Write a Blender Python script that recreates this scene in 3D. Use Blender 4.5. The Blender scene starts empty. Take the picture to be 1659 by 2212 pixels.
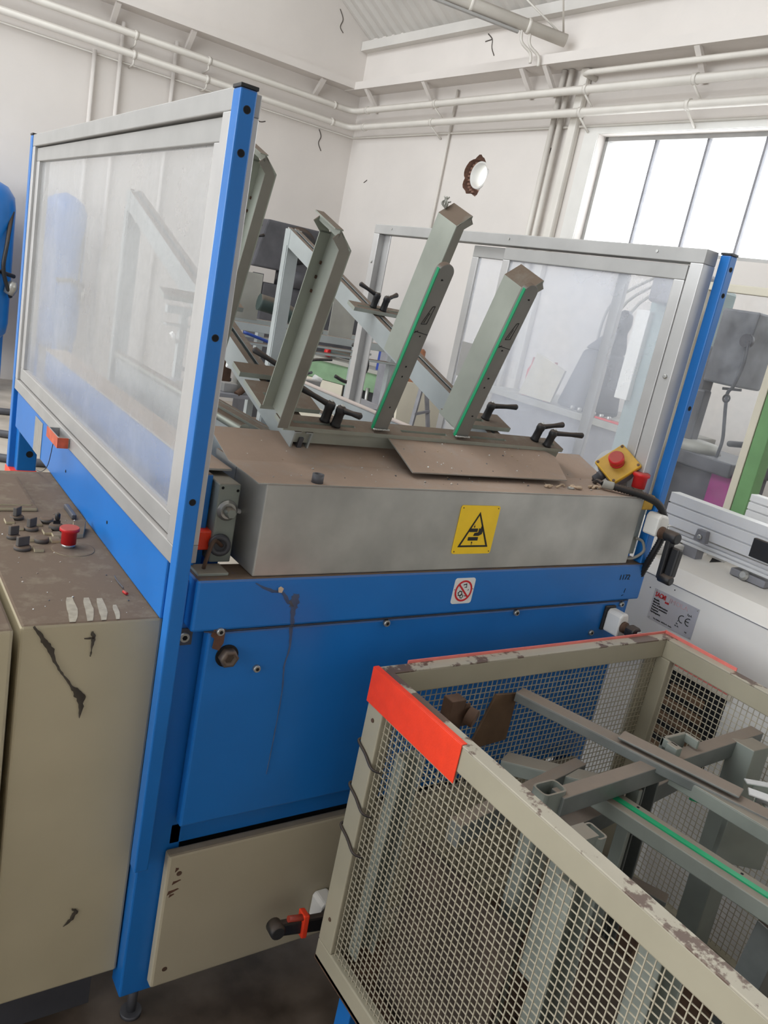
import bpy, bmesh, math, random
from mathutils import Matrix, Vector
random.seed(7)
scene = bpy.context.scene
COL = scene.collection
V = Vector
sin, cos, pi, rad = math.sin, math.cos, math.pi, math.radians

# ------------------------------------------------------------------ camera
RC = ((0.82133677, -0.53677959, 0.19306367), (0.0132066, -0.32046109, -0.94716961), (0.57029071, 0.78049494, -0.25611744))
camd = bpy.data.cameras.new('camera'); cam = bpy.data.objects.new('camera', camd); COL.objects.link(cam)
camd.sensor_fit = 'VERTICAL'; camd.sensor_height = 32.0; camd.lens = 1732.34 / 2212 * 32.0
camd.clip_start = 0.02; camd.clip_end = 200
r, d, f = [V(a) for a in RC]
cam.matrix_world = Matrix(((r.x, -d.x, -f.x, 0.0), (r.y, -d.y, -f.y, 0.0), (r.z, -d.z, -f.z, 1.68), (0, 0, 0, 1)))
scene.camera = cam

# ------------------------------------------------------------------ world, exposure
w = bpy.data.worlds.new('overcast_sky'); scene.world = w; w.use_nodes = True
bg = w.node_tree.nodes['Background']; bg.inputs[0].default_value = (0.93, 0.97, 1.0, 1); bg.inputs[1].default_value = 3.4
scene.view_settings.view_transform = 'Standard'; scene.view_settings.look = 'None'
scene.view_settings.gamma = 1.0; scene.view_settings.use_curve_mapping = False
scene.view_settings.exposure = 0.70
scene.cycles.use_denoising = True
scene.cycles.max_bounces = 10; scene.cycles.transparent_max_bounces = 16; scene.cycles.diffuse_bounces = 6
scene.cycles.sample_clamp_indirect = 6.0

def portal(name, loc, rot, sx, sy):
    l = bpy.data.lights.new(name, 'AREA'); l.shape = 'RECTANGLE'; l.size = sx; l.size_y = sy
    l.cycles.is_portal = True
    o = bpy.data.objects.new(name, l); COL.objects.link(o); o.location = loc; o.rotation_euler = rot
    return o

# ------------------------------------------------------------------ materials
MATS = {}
def mat(name, col, rough=0.5, metal=0.0, var=0.10, scale=6.0, dust=0.0, dcol=(0.122, 0.083, 0.057), bump=0.0, spot=None, spot_amt=0.0, spot_scale=18.0, spec=0.5):
    if name in MATS: return MATS[name]
    m = bpy.data.materials.new(name); m.use_nodes = True; MATS[name] = m
    nt = m.node_tree; N = nt.nodes; L = nt.links
    b = N['Principled BSDF']; b.inputs['Roughness'].default_value = rough; b.inputs['Metallic'].default_value = metal
    b.inputs['Specular IOR Level'].default_value = spec
    geo = N.new('ShaderNodeNewGeometry')
    nz = N.new('ShaderNodeTexNoise'); nz.inputs['Scale'].default_value = scale; nz.inputs['Detail'].default_value = 5
    L.new(geo.outputs['Position'], nz.inputs['Vector'])
    mr = N.new('ShaderNodeMapRange'); mr.inputs[1].default_value = 0.3; mr.inputs[2].default_value = 0.7
    mr.inputs[3].default_value = 1 - var; mr.inputs[4].default_value = 1 + var
    L.new(nz.outputs['Fac'], mr.inputs[0])
    mul = N.new('ShaderNodeMix'); mul.data_type = 'RGBA'; mul.blend_type = 'MULTIPLY'; mul.inputs[0].default_value = 1
    mul.inputs[6].default_value = (*col, 1); L.new(mr.outputs[0], mul.inputs[7])
    out = mul.outputs[2]
    if spot:
        n2 = N.new('ShaderNodeTexNoise'); n2.inputs['Scale'].default_value = spot_scale; n2.inputs['Detail'].default_value = 8; n2.inputs['Roughness'].default_value = 0.65
        L.new(geo.outputs['Position'], n2.inputs['Vector'])
        m2 = N.new('ShaderNodeMapRange'); m2.inputs[1].default_value = 0.68 - spot_amt; m2.inputs[2].default_value = 0.72 - spot_amt
        L.new(n2.outputs['Fac'], m2.inputs[0])
        x = N.new('ShaderNodeMix'); x.data_type = 'RGBA'; x.inputs[7].default_value = (*spot, 1)
        L.new(m2.outputs[0], x.inputs[0]); L.new(out, x.inputs[6]); out = x.outputs[2]
    if dust > 0:
        sp = N.new('ShaderNodeSeparateXYZ'); L.new(geo.outputs['Normal'], sp.inputs[0])
        up = N.new('ShaderNodeMapRange'); up.inputs[1].default_value = 0.30; up.inputs[2].default_value = 0.58; L.new(sp.outputs['Z'], up.inputs[0])
        n3 = N.new('ShaderNodeTexNoise'); n3.inputs['Scale'].default_value = 14; n3.inputs['Detail'].default_value = 6; n3.inputs['Roughness'].default_value = 0.7
        L.new(geo.outputs['Position'], n3.inputs['Vector'])
        cv = N.new('ShaderNodeMapRange'); cv.inputs[1].default_value = 0.25; cv.inputs[2].default_value = 0.5; cv.inputs[3].default_value = 0.78; cv.inputs[4].default_value = 1.0
        L.new(n3.outputs['Fac'], cv.inputs[0])
        mm = N.new('ShaderNodeMath'); mm.operation = 'MULTIPLY'; L.new(up.outputs[0], mm.inputs[0]); L.new(cv.outputs[0], mm.inputs[1])
        m4 = N.new('ShaderNodeMath'); m4.operation = 'MULTIPLY'; L.new(mm.outputs[0], m4.inputs[0]); m4.inputs[1].default_value = dust
        dc = N.new('ShaderNodeMix'); dc.data_type = 'RGBA'; dc.inputs[6].default_value = (dcol[0]*0.8, dcol[1]*0.8, dcol[2]*0.8, 1); dc.inputs[7].default_value = (dcol[0]*1.2, dcol[1]*1.17, dcol[2]*1.15, 1)
        L.new(n3.outputs['Fac'], dc.inputs[0])
        x = N.new('ShaderNodeMix'); x.data_type = 'RGBA'; L.new(m4.outputs[0], x.inputs[0]); L.new(out, x.inputs[6]); L.new(dc.outputs[2], x.inputs[7]); out = x.outputs[2]
        if metal > 0:
            sb = N.new('ShaderNodeMath'); sb.operation = 'SUBTRACT'; sb.use_clamp = True; sb.inputs[0].default_value = metal; L.new(m4.outputs[0], sb.inputs[1]); L.new(sb.outputs[0], b.inputs['Metallic'])
        rr = N.new('ShaderNodeMapRange'); rr.inputs[3].default_value = rough; rr.inputs[4].default_value = 0.95
        L.new(m4.outputs[0], rr.inputs[0]); L.new(rr.outputs[0], b.inputs['Roughness'])
    L.new(out, b.inputs['Base Color'])
    if bump > 0:
        bp = N.new('ShaderNodeBump'); bp.inputs['Strength'].default_value = bump; bp.inputs['Distance'].default_value = 0.01
        nb = N.new('ShaderNodeTexNoise'); nb.inputs['Scale'].default_value = scale * 9; nb.inputs['Detail'].default_value = 6
        L.new(geo.outputs['Position'], nb.inputs['Vector']); L.new(nb.outputs['Fac'], bp.inputs['Height']); L.new(bp.outputs[0], b.inputs['Normal'])
    return m

def pane_mat(name, haze, tint, smudge, dark=(0.45, 0.47, 0.5)):
    m = bpy.data.materials.new(name); m.use_nodes = True; nt = m.node_tree; N = nt.nodes; L = nt.links
    N.remove(N['Principled BSDF']); out = N['Material Output']
    geo = N.new('ShaderNodeNewGeometry')
    tr = N.new('ShaderNodeBsdfTransparent'); df = N.new('ShaderNodeBsdfDiffuse'); tl = N.new('ShaderNodeBsdfTranslucent')
    nz = N.new('ShaderNodeTexNoise'); nz.inputs['Scale'].default_value = 3.0; nz.inputs['Detail'].default_value = 7; nz.inputs['Roughness'].default_value = 0.62
    L.new(geo.outputs['Position'], nz.inputs['Vector'])
    n2 = N.new('ShaderNodeTexNoise'); n2.inputs['Scale'].default_value = 40.0; n2.inputs['Detail'].default_value = 8; n2.inputs['Roughness'].default_value = 0.8
    L.new(geo.outputs['Position'], n2.inputs['Vector'])
    spk = N.new('ShaderNodeMapRange'); spk.inputs[1].default_value = 0.70; spk.inputs[2].default_value = 0.78; L.new(n2.outputs['Fac'], spk.inputs[0])
    col = N.new('ShaderNodeMix'); col.data_type = 'RGBA'; col.inputs[6].default_value = (*tint, 1); col.inputs[7].default_value = (*dark, 1)
    L.new(spk.outputs[0], col.inputs[0]); L.new(col.outputs[2], df.inputs[0]); L.new(col.outputs[2], tl.inputs[0])
    mx = N.new('ShaderNodeMixShader'); mx.inputs[0].default_value = 0.5; L.new(df.outputs[0], mx.inputs[1]); L.new(tl.outputs[0], mx.inputs[2])
    hz = N.new('ShaderNodeMapRange'); hz.inputs[1].default_value = 0.3; hz.inputs[2].default_value = 0.7; hz.inputs[3].default_value = haze - smudge; hz.inputs[4].default_value = haze + smudge
    L.new(nz.outputs['Fac'], hz.inputs[0])
    ad = N.new('ShaderNodeMath'); ad.operation = 'ADD'; ad.use_clamp = True; L.new(hz.outputs[0], ad.inputs[0])
    sm = N.new('ShaderNodeMath'); sm.operation = 'MULTIPLY'; sm.inputs[1].default_value = 0.3; L.new(spk.outputs[0], sm.inputs[0]); L.new(sm.outputs[0], ad.inputs[1])
    m1 = N.new('ShaderNodeMixShader'); L.new(ad.outputs[0], m1.inputs[0]); L.new(tr.outputs[0], m1.inputs[1]); L.new(mx.outputs[0], m1.inputs[2])
    gl = N.new('ShaderNodeBsdfGlossy'); gl.inputs['Roughness'].default_value = 0.08
    fr = N.new('ShaderNodeFresnel'); fr.inputs[0].default_value = 1.2
    nb = N.new('ShaderNodeMath'); nb.operation = 'SUBTRACT'; nb.inputs[0].default_value = 1.0; L.new(geo.outputs['Backfacing'], nb.inputs[1])
    fm = N.new('ShaderNodeMath'); fm.operation = 'MULTIPLY'; L.new(fr.outputs[0], fm.inputs[0]); L.new(nb.outputs[0], fm.inputs[1])
    m3 = N.new('ShaderNodeMixShader'); L.new(fm.outputs[0], m3.inputs[0]); L.new(m1.outputs[0], m3.inputs[1]); L.new(gl.outputs[0], m3.inputs[2])
    L.new(m3.outputs[0], out.inputs['Surface'])
    MATS[name] = m
    return m

DUSTC = (0.122, 0.083, 0.057)
BLUE = mat('blue_paint', (0.010, 0.160, 0.515), 0.38, 0, 0.06, 5, dust=1.0)
CREAM = mat('cream_paint', (0.50, 0.435, 0.295), 0.5, 0, 0.06, 4, dust=0.97)
KICK = mat('kick_cream_paint', (0.45, 0.395, 0.285), 0.5, 0, 0.05, 4, dust=0.6)
GALV = mat('galvanised_sheet', (0.44, 0.435, 0.41), 0.36, 0.55, 0.16, 9, dust=1.0, dcol=(0.325, 0.240, 0.185))
GUIDE = mat('guide_grey_green', (0.37, 0.395, 0.345), 0.4, 0.35, 0.14, 7, dust=0.95)
ARMG = mat('arm_grey', (0.20, 0.195, 0.18), 0.5, 0.25, 0.1, 12, dust=0.9)
RAILB = mat('pale_blue_steel', (0.40, 0.435, 0.435), 0.45, 0.2, 0.10, 7, dust=0.95)
ALUW = mat('anodised_profile', (0.74, 0.74, 0.745), 0.35, 0.15, 0.03, 9)
KNOB = mat('dusty_dark_knob', (0.10, 0.092, 0.085), 0.6, 0, 0.15, 30, dust=0.95)
ALU = mat('aluminium', (0.52, 0.515, 0.51), 0.38, 0.45, 0.06, 9)
ALUD = mat('dusty_aluminium', (0.385, 0.38, 0.37), 0.45, 0.3, 0.07, 9, dust=0.5, dcol=(0.35, 0.31, 0.28))
WHITEM = mat('white_enamel', (0.74, 0.73, 0.70), 0.42, 0, 0.04, 5, dust=0.25, dcol=(0.5, 0.42, 0.34))
WALL = mat('white_wall_paint', (0.71, 0.67, 0.635), 0.85, 0, 0.035, 1.6, bump=0.15, spot=(0.45, 0.40, 0.37), spot_amt=-0.055, spot_scale=5)
PIPE = mat('pale_pipe_paint', (0.70, 0.67, 0.62), 0.5, 0, 0.05, 4, dust=0.5, dcol=(0.35, 0.31, 0.27))
ROOF = mat('roof_sheet', (0.62, 0.60, 0.57), 0.8, 0, 0.06, 2)
BLACK = mat('black_plastic', (0.016, 0.016, 0.018), 0.45, 0, 0.1, 20, dust=0.45)
DARK = mat('dark_hole', (0.004, 0.004, 0.005), 0.9, 0, 0.0)
REDP = mat('red_plastic', (0.62, 0.022, 0.025), 0.4, 0, 0.08, 30, dust=0.55)
REDT = mat('red_orange_tape', (0.86, 0.055, 0.018), 0.36, 0, 0.06, 30, bump=0.1)
PINKT = mat('faded_red_tape', (0.74, 0.19, 0.16), 0.35, 0, 0.1, 30)
YEL = mat('yellow_plastic', (0.62, 0.36, 0.03), 0.5, 0, 0.16, 25, dust=0.35)
YELS = mat('sign_yellow', (0.95, 0.62, 0.012), 0.4, 0, 0.04, 20, spot=(0.16, 0.09, 0.04), spot_amt=-0.05, spot_scale=28)
INK = mat('black_ink', (0.012, 0.012, 0.012), 0.6, 0, 0.0)
WSIGN = mat('sign_white', (0.80, 0.80, 0.78), 0.4, 0, 0.03)
REDI = mat('red_ink', (0.62, 0.012, 0.018), 0.5, 0, 0.0)
PLATE = mat('nameplate_metal', (0.50, 0.50, 0.54), 0.35, 0.4, 0.05, 20)
FAINT = mat('worn_red_ink', (0.58, 0.40, 0.42), 0.5, 0, 0.0)
STEEL = mat('zinc_steel', (0.48, 0.48, 0.46), 0.35, 0.75, 0.08, 40)
RUST = mat('rusty_steel', (0.10, 0.055, 0.034), 0.75, 0.1, 0.3, 20)
WEBM = mat('cobweb_dirt', (0.045, 0.034, 0.026), 0.95, 0, 0.3, 60)
GREEN = mat('green_liner', (0.008, 0.30, 0.125), 0.45, 0, 0.08, 20)
BCREAM = mat('basket_cream_paint', (0.36, 0.325, 0.24), 0.45, 0, 0.05, 8, spot=(0.11, 0.07, 0.055), spot_amt=-0.035, spot_scale=26)
BRIM = mat('basket_rim_worn_paint', (0.42, 0.38, 0.30), 0.42, 0, 0.07, 8, spot=(0.13, 0.085, 0.065), spot_amt=0.165, spot_scale=14)
WIRE = mat('basket_wire_paint', (0.43, 0.385, 0.29), 0.45, 0, 0.06, 15)
SCRAP = mat('scrap_steel', (0.21, 0.225, 0.22), 0.42, 0.5, 0.2, 10, dust=0.9, dcol=(0.20, 0.155, 0.12), spot=(0.10, 0.045, 0.025), spot_amt=-0.04, spot_scale=9)
SCRAPG = mat('scrap_grey_green', (0.27, 0.295, 0.265), 0.45, 0.3, 0.12, 10, dust=0.8, dcol=(0.21, 0.17, 0.13))
TANKB = mat('tank_blue', (0.012, 0.17, 0.55), 0.3, 0, 0.05, 4)
GREENP = mat('green_machine_paint', (0.13, 0.27, 0.11), 0.5, 0, 0.1, 8)
BENCHG = mat('bench_green_paint', (0.19, 0.31, 0.18), 0.6, 0, 0.12, 8)
DGREY = mat('dark_grey_machine', (0.075, 0.075, 0.085), 0.5, 0, 0.2, 8)
MGREY = mat('mid_grey_machine', (0.22, 0.22, 0.24), 0.5, 0, 0.15, 8)
BEIGE = mat('beige_sheet', (0.58, 0.54, 0.44), 0.6, 0, 0.05, 6)
PLYG = mat('grey_cover_sheet', (0.34, 0.335, 0.30), 0.55, 0.1, 0.12, 8, spot=(0.30, 0.22, 0.12), spot_amt=-0.05)
MAG = mat('magenta_film', (0.32, 0.02, 0.19), 0.5, 0, 0.2, 14)
BROWN = mat('brown_wood', (0.13, 0.075, 0.04), 0.7, 0, 0.3, 12)
CABLEB = mat('blue_hose', (0.01, 0.04, 0.22), 0.4, 0, 0.05)
CABLEG = mat('grey_cable', (0.33, 0.32, 0.29), 0.5, 0, 0.08)
HOSE = mat('dark_green_hose', (0.035, 0.055, 0.05), 0.5, 0, 0.15, dust=0.6)
FIBRE = mat('pale_fluff', (0.50, 0.38, 0.27), 0.95, 0, 0.3, 40)
PANE_L = pane_mat('hazy_plastic_pane', 0.36, (0.76, 0.765, 0.77), 0.10)
PANE_R = pane_mat('scratched_plastic_pane', 0.24, (0.86, 0.89, 0.96), 0.08, (0.9, 0.92, 0.95))
PANE_G = pane_mat('guard_plastic_pane', 0.09, (0.80, 0.83, 0.88), 0.08, (0.9, 0.92, 0.95))

def floor_mat():
    m = bpy.data.materials.new('two_tone_concrete'); m.use_nodes = True; nt = m.node_tree; N = nt.nodes; L = nt.links
    b = N['Principled BSDF']; b.inputs['Roughness'].default_value = 0.5
    geo = N.new('ShaderNodeNewGeometry')
    n1 = N.new('ShaderNodeTexNoise'); n1.inputs['Scale'].default_value = 2.2; n1.inputs['Detail'].default_value = 8; n1.inputs['Roughness'].default_value = 0.6
    L.new(geo.outputs['Position'], n1.inputs['Vector'])
    r1 = N.new('ShaderNodeValToRGB'); e = r1.color_ramp.elements
    e[0].position = 0.3; e[0].color = (0.30, 0.26, 0.21, 1); e[1].position = 0.7; e[1].color = (0.56, 0.50, 0.43, 1)
    L.new(n1.outputs['Fac'], r1.inputs[0])
    # a dark brown area around the machine front, its edge broken up by noise
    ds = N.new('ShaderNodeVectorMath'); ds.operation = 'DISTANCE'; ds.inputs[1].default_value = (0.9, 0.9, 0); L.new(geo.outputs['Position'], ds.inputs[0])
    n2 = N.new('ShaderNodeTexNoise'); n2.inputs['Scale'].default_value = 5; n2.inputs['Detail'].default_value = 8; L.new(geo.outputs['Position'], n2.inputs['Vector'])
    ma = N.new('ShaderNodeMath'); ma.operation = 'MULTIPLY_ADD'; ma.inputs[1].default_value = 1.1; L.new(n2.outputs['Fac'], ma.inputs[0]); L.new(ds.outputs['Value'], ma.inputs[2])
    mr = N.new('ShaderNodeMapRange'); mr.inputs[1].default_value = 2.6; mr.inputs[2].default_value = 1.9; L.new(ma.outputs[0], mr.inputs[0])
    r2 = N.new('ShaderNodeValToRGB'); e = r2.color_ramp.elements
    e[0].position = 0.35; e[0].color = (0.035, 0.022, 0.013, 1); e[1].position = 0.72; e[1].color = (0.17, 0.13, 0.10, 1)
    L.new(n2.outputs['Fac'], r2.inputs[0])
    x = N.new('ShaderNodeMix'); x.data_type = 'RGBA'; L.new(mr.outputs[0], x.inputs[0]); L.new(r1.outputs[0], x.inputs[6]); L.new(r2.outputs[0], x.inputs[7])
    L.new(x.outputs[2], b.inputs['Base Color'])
    return m

# ------------------------------------------------------------------ mesh builder
class MB:
    def __init__(s, tf=None): s.v = []; s.f = []; s.sm = []; s.tf = tf
    def _a(s, vs, fs, smooth=False):
        b = len(s.v); s.v += [V(s.tf(*p)) if s.tf else V(p) for p in vs]
        for q in fs: s.f.append([b + i for i in q]); s.sm.append(smooth)
        return s
    def box(s, x0, x1, y0, y1, z0, z1):
        x0, x1 = min(x0, x1), max(x0, x1); y0, y1 = min(y0, y1), max(y0, y1); z0, z1 = min(z0, z1), max(z0, z1)
        return s._a([(x0,y0,z0),(x1,y0,z0),(x1,y1,z0),(x0,y1,z0),(x0,y0,z1),(x1,y0,z1),(x1,y1,z1),(x0,y1,z1)],
                    [(0,3,2,1),(4,5,6,7),(0,1,5,4),(1,2,6,5),(2,3,7,6),(3,0,4,7)])
    def hexa(s, p):  # 8 points bottom ccw, top ccw
        return s._a(p, [(0,3,2,1),(4,5,6,7),(0,1,5,4),(1,2,6,5),(2,3,7,6),(3,0,4,7)])
    def bar(s, p0, p1, w, h, up=(0,0,1)):
        p0, p1 = V(p0), V(p1); a = (p1 - p0).normalized(); u = V(up); n = a.cross(u)
        if n.length < 1e-4: u = V((0,1,0)); n = a.cross(u)
        n.normalize(); u = n.cross(a).normalized()
        n *= w/2; u *= h/2
        return s.hexa([p0-n-u, p0+n-u, p1+n-u, p1-n-u, p0-n+u, p0+n+u, p1+n+u, p1-n+u])
    def cyl(s, p0, p1, r0, n=16, r1=None, cap=True):
        r1 = r0 if r1 is None else r1
        p0, p1 = V(p0), V(p1); a = (p1-p0).normalized(); u = V((0,0,1)) if abs(a.z) < .9 else V((1,0,0))
        e = a.cross(u).normalized(); g = a.cross(e)
        vs = []
        for p, rr in ((p0, r0), (p1, r1)):
            for i in range(n):
                t = 2*pi*i/n; vs.append(p + (e*cos(t) + g*sin(t))*rr)
        fs = [(i, (i+1) % n, n+(i+1) % n, n+i) for i in range(n)]
        s._a(vs, fs, True)
        if cap:
            b = len(s.v) - 2*n
            s.f.append([b+i for i in range(n)][::-1]); s.sm.append(False); s.f.append([b+n+i for i in range(n)]); s.sm.append(False)
        return s
    def lathe(s, p0, axis, prof, n=20):  # prof [(t, r)]
        p0 = V(p0); a = V(axis).normalized(); u = V((0,0,1)) if abs(a.z) < .9 else V((1,0,0)); e = a.cross(u).normalized(); g = a.cross(e)
        vs = []; k = len(prof)
        for t, rr in prof:
            for i in range(n):
                q = 2*pi*i/n; vs.append(p0 + a*t + (e*cos(q)+g*sin(q))*max(rr, 1e-5))
        fs = [(j*n+i, j*n+(i+1) % n, (j+1)*n+(i+1) % n, (j+1)*n+i) for j in range(k-1) for i in range(n)]
        s._a(vs, fs, True); b = len(s.v) - k*n
        s.f.append([b+i for i in range(n)][::-1]); s.sm.append(False); s.f.append([b+(k-1)*n+i for i in range(n)]); s.sm.append(False)
        return s
    def tube(s, pts, r, n=8):
        pts = [V(p) for p in pts]; k = len(pts); vs = []
        tang = [(pts[min(i+1, k-1)] - pts[max(i-1, 0)]).normalized() for i in range(k)]
        u = V((0,0,1)) if abs(tang[0].z) < .9 else V((1,0,0))
        rr = r if isinstance(r, (list, tuple)) else [r]*k
        for i in range(k):
            e = tang[i].cross(u).normalized(); u = e.cross(tang[i]).normalized()
            for j in range(n):
                q = 2*pi*j/n; vs.append(pts[i] + (e*cos(q)+u*sin(q))*rr[i])
        fs = [(i*n+j, i*n+(j+1) % n, (i+1)*n+(j+1) % n, (i+1)*n+j) for i in range(k-1) for j in range(n)]
        s._a(vs, fs, True); b = len(s.v) - k*n
        s.f.append([b+i for i in range(n)][::-1]); s.sm.append(False); s.f.append([b+(k-1)*n+i for i in range(n)]); s.sm.append(False)
        return s
    def prism(s, poly, o, e1, e2, thick):  # polygon in plane (o,e1,e2) extruded by vector thick
        o, e1, e2, t = V(o), V(e1), V(e2), V(thick); n = len(poly)
        a = [o + e1*p[0] + e2*p[1] for p in poly]; b2 = [p + t for p in a]
        return s._a(a + b2, [tuple(range(n))[::-1], tuple(range(n, 2*n))] + [(i, (i+1) % n, n+(i+1) % n, n+i) for i in range(n)])
    def build(s, name, m, parent=None, bevel=0.0, local=False, **kw):
        me = bpy.data.meshes.new(name)
        off = V((0,0,0))
        if parent is not None and not local:
            q = parent
            while q is not None: off += q.location; q = q.parent
        me.from_pydata([tuple(p - off) for p in s.v], [], s.f); me.update()
        bm = bmesh.new(); bm.from_mesh(me); bmesh.ops.recalc_face_normals(bm, faces=bm.faces); bm.to_mesh(me); bm.free()
        for p, q in zip(me.polygons, s.sm): p.use_smooth = q
        if m: me.materials.append(m)
        o = bpy.data.objects.new(name, me); COL.objects.link(o)
        if parent is not None: o.parent = parent
        if bevel > 0:
            md = o.modifiers.new('bevel', 'BEVEL'); md.width = bevel; md.segments = 2; md.limit_method = 'ANGLE'; md.angle_limit = rad(40)
        for k2, v2 in kw.items(): o[k2] = v2
        return o

def spline(pts, n=8):
    pts = [V(p) for p in pts]; out = []
    for i in range(len(pts)-1):
        p0 = pts[max(i-1, 0)]; p1 = pts[i]; p2 = pts[i+1]; p3 = pts[min(i+2, len(pts)-1)]
        for k in range(n):
            t = k/n
            out.append(0.5*((2*p1) + (p2-p0)*t + (2*p0-5*p1+4*p2-p3)*t*t + (3*p1-p0-3*p2+p3)*t*t*t))
    return out + [pts[-1]]

def thing(name, label, cat, loc=(0,0,0), group=None):
    o = bpy.data.objects.new(name, None); COL.objects.link(o); o.location = loc; o.empty_display_size = 0.05
    o['label'] = label; o['category'] = cat
    if group: o['group'] = group
    return o
def tag(o, label, cat, group=None):
    o['label'] = label; o['category'] = cat
    if group: o['group'] = group
    return o
def struct(o): o['kind'] = 'structure'; return o
def B(name, m, parent, x0, x1, y0, y1, z0, z1, bevel=0.002, **kw): return MB().box(x0,x1,y0,y1,z0,z1).build(name, m, parent, bevel, **kw)
def copy_tree(o, parent=None):
    c = o.copy(); COL.objects.link(c); c.parent = parent
    for ch in list(o.children): copy_tree(ch, c)
    return c

def text_mesh(name, body, size, origin, ex, ey, m, parent, bold=0.0, sx=1.0, depth=0.0004):
    cu = bpy.data.curves.new('text', 'FONT'); cu.body = body; cu.size = size; cu.offset = bold; cu.extrude = depth; cu.resolution_u = 3
    t = bpy.data.objects.new('text', cu); COL.objects.link(t)
    me = bpy.data.meshes.new_from_object(t)
    bpy.data.objects.remove(t); bpy.data.curves.remove(cu)
    ex, ey = V(ex), V(ey); ez = ex.cross(ey); og = V(origin); off = V((0,0,0)); q = parent
    while q is not None: off += q.location; q = q.parent
    for v in me.vertices: v.co = og + ex*v.co.x*sx + ey*v.co.y + ez*v.co.z - off
    me.name = name; me.materials.clear(); me.materials.append(m)
    o = bpy.data.objects.new(name, me); COL.objects.link(o); o.parent = parent
    return o

# ================================================================== SETTING
YW = 9.6; CX, CY = 5.377, 9.6
AW = rad(3.1); TV = V((sin(AW), -cos(AW), 0)); NV = V((-cos(AW), -sin(AW), 0))
def W(u, wv, z): return V((CX, CY, 0)) + TV*u + NV*wv + V((0, 0, z))   # right wall: along, inward, up
EAVE = 4.61; PITCH = 0.62; RX = -0.2
XL = -5.8; YB = -4.2
ridge = EAVE + (CX - RX)*PITCH

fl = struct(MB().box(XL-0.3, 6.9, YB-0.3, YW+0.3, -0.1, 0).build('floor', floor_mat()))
# gable back wall
struct(MB().prism([(XL-0.3, 0), (CX, 0), (CX, EAVE+0.08), (RX, ridge+0.08), (XL-0.3, EAVE+0.08)], (0, YW, 0), (1,0,0), (0,0,1), (0, 0.3, 0)).build('wall_back', WALL))
struct(MB().prism([(XL-0.3, 0), (6.8, 0), (6.8, EAVE), (RX, ridge), (XL-0.3, EAVE)], (0, YB-0.3, 0), (1,0,0), (0,0,1), (0, 0.3, 0)).build('wall_front', mat('grey_wall_paint', (0.55, 0.545, 0.54), 0.9, 0, 0.05, 1.5)))
# left wall with a long window band (daylight from the left)
m = MB()
m.box(XL-0.3, XL, YB, YW, 0, 1.2); m.box(XL-0.3, XL, YB, YW, 3.9, EAVE); m.box(XL-0.3, XL, YB, -2.2, 1.2, 3.9); m.box(XL-0.3, XL, 7.8, YW, 1.2, 3.9)
struct(m.build('wall_left', WALL))
portal('left_window_portal', (XL, 2.8, 2.55), (0, rad(-90), 0), 2.7, 10.0)
# right wall with window band and a broken round vent hole
T = 0.30; U0, U1 = 3.99, 13.0; WZ0, WZ1 = 2.45, 3.405; HU, HZ, HR = 2.455, 3.045, 0.185
m = MB(tf=lambda u, v2, z: W(u, -v2, z))
m.box(-0.3, U0, 0, T, 0, 2.7); m.box(U0, U1, 0, T, 0, WZ0); m.box(U0, U1, 0, T, WZ1, EAVE); m.box(U1, 15.2, 0, T, 0, EAVE)
m.box(-0.3, HU-0.3, 0, T, 2.7, EAVE); m.box(HU+0.3, U0, 0, T, 2.7, EAVE); m.box(HU-0.3, HU+0.3, 0, T, HZ+0.3, EAVE); m.box(HU-0.3, HU+0.3, 0, T, 2.7, HZ-0.3)
n = 40; ring = []; outer = []
for i in range(n):
    a = 2*pi*i/n; rr = HR*(1 + 0.07*sin(5*a+1) + 0.05*sin(9*a) + random.uniform(-.03, .03)) * (1.0 if abs(cos(a)) < .5 else 0.98)
    ring.append((HU + rr*cos(a)*1.02, HZ + rr*sin(a)*1.06)); k = 0.3/max(abs(cos(a)), abs(sin(a))); outer.append((HU + k*cos(a), HZ + k*sin(a)))
for i in range(n):
    j = (i+1) % n
    m._a([(outer[i][0], 0, outer[i][1]), (outer[j][0], 0, outer[j][1]), (ring[j][0], 0, ring[j][1]), (ring[i][0], 0, ring[i][1])], [(0,1,2,3)])
wr = struct(m.build('wall_right', WALL))
# brick bits visible in the break of the hole
BRK = mat('hollow_brick', (0.22, 0.12, 0.085), 0.85, 0, 0.25, 20)
m = MB(tf=lambda u, v2, z: W(u, -v2, z))
for i in range(n):
    j = (i+1) % n; c1 = 1.0
    m._a([(ring[i][0], 0, ring[i][1]), (ring[j][0], 0, ring[j][1]), (HU+(ring[j][0]-HU)*1.04, T, HZ+(ring[j][1]-HZ)*1.04), (HU+(ring[i][0]-HU)*1.04, T, HZ+(ring[i][1]-HZ)*1.04)], [(0,1,2,3)])
m.build('hole_reveal', BRK, wr)
for i in range(10):
    a = 2.1 + i*0.25; c = (HU + 0.155*cos(a), HZ + 0.16*sin(a))
    MB(tf=lambda u, v2, z: W(u, -v2, z)).box(c[0]-0.02, c[0]+0.02, 0.05, 0.16, c[1]-0.012, c[1]+0.012).build('brick', BRK, wr)
dd = thing('vent_duct', 'round white vent duct stub set in the broken wall hole', 'duct', tuple(W(HU, -0.15, HZ)))
pr = [(0.0, 0.135), (0.0, 0.150), (0.24, 0.150), (0.24, 0.135)]
mm = MB(); ax = -NV
for k in range(4):
    pass
n2 = 32; e = V((0,0,1)); g = TV
vs = []
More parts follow.
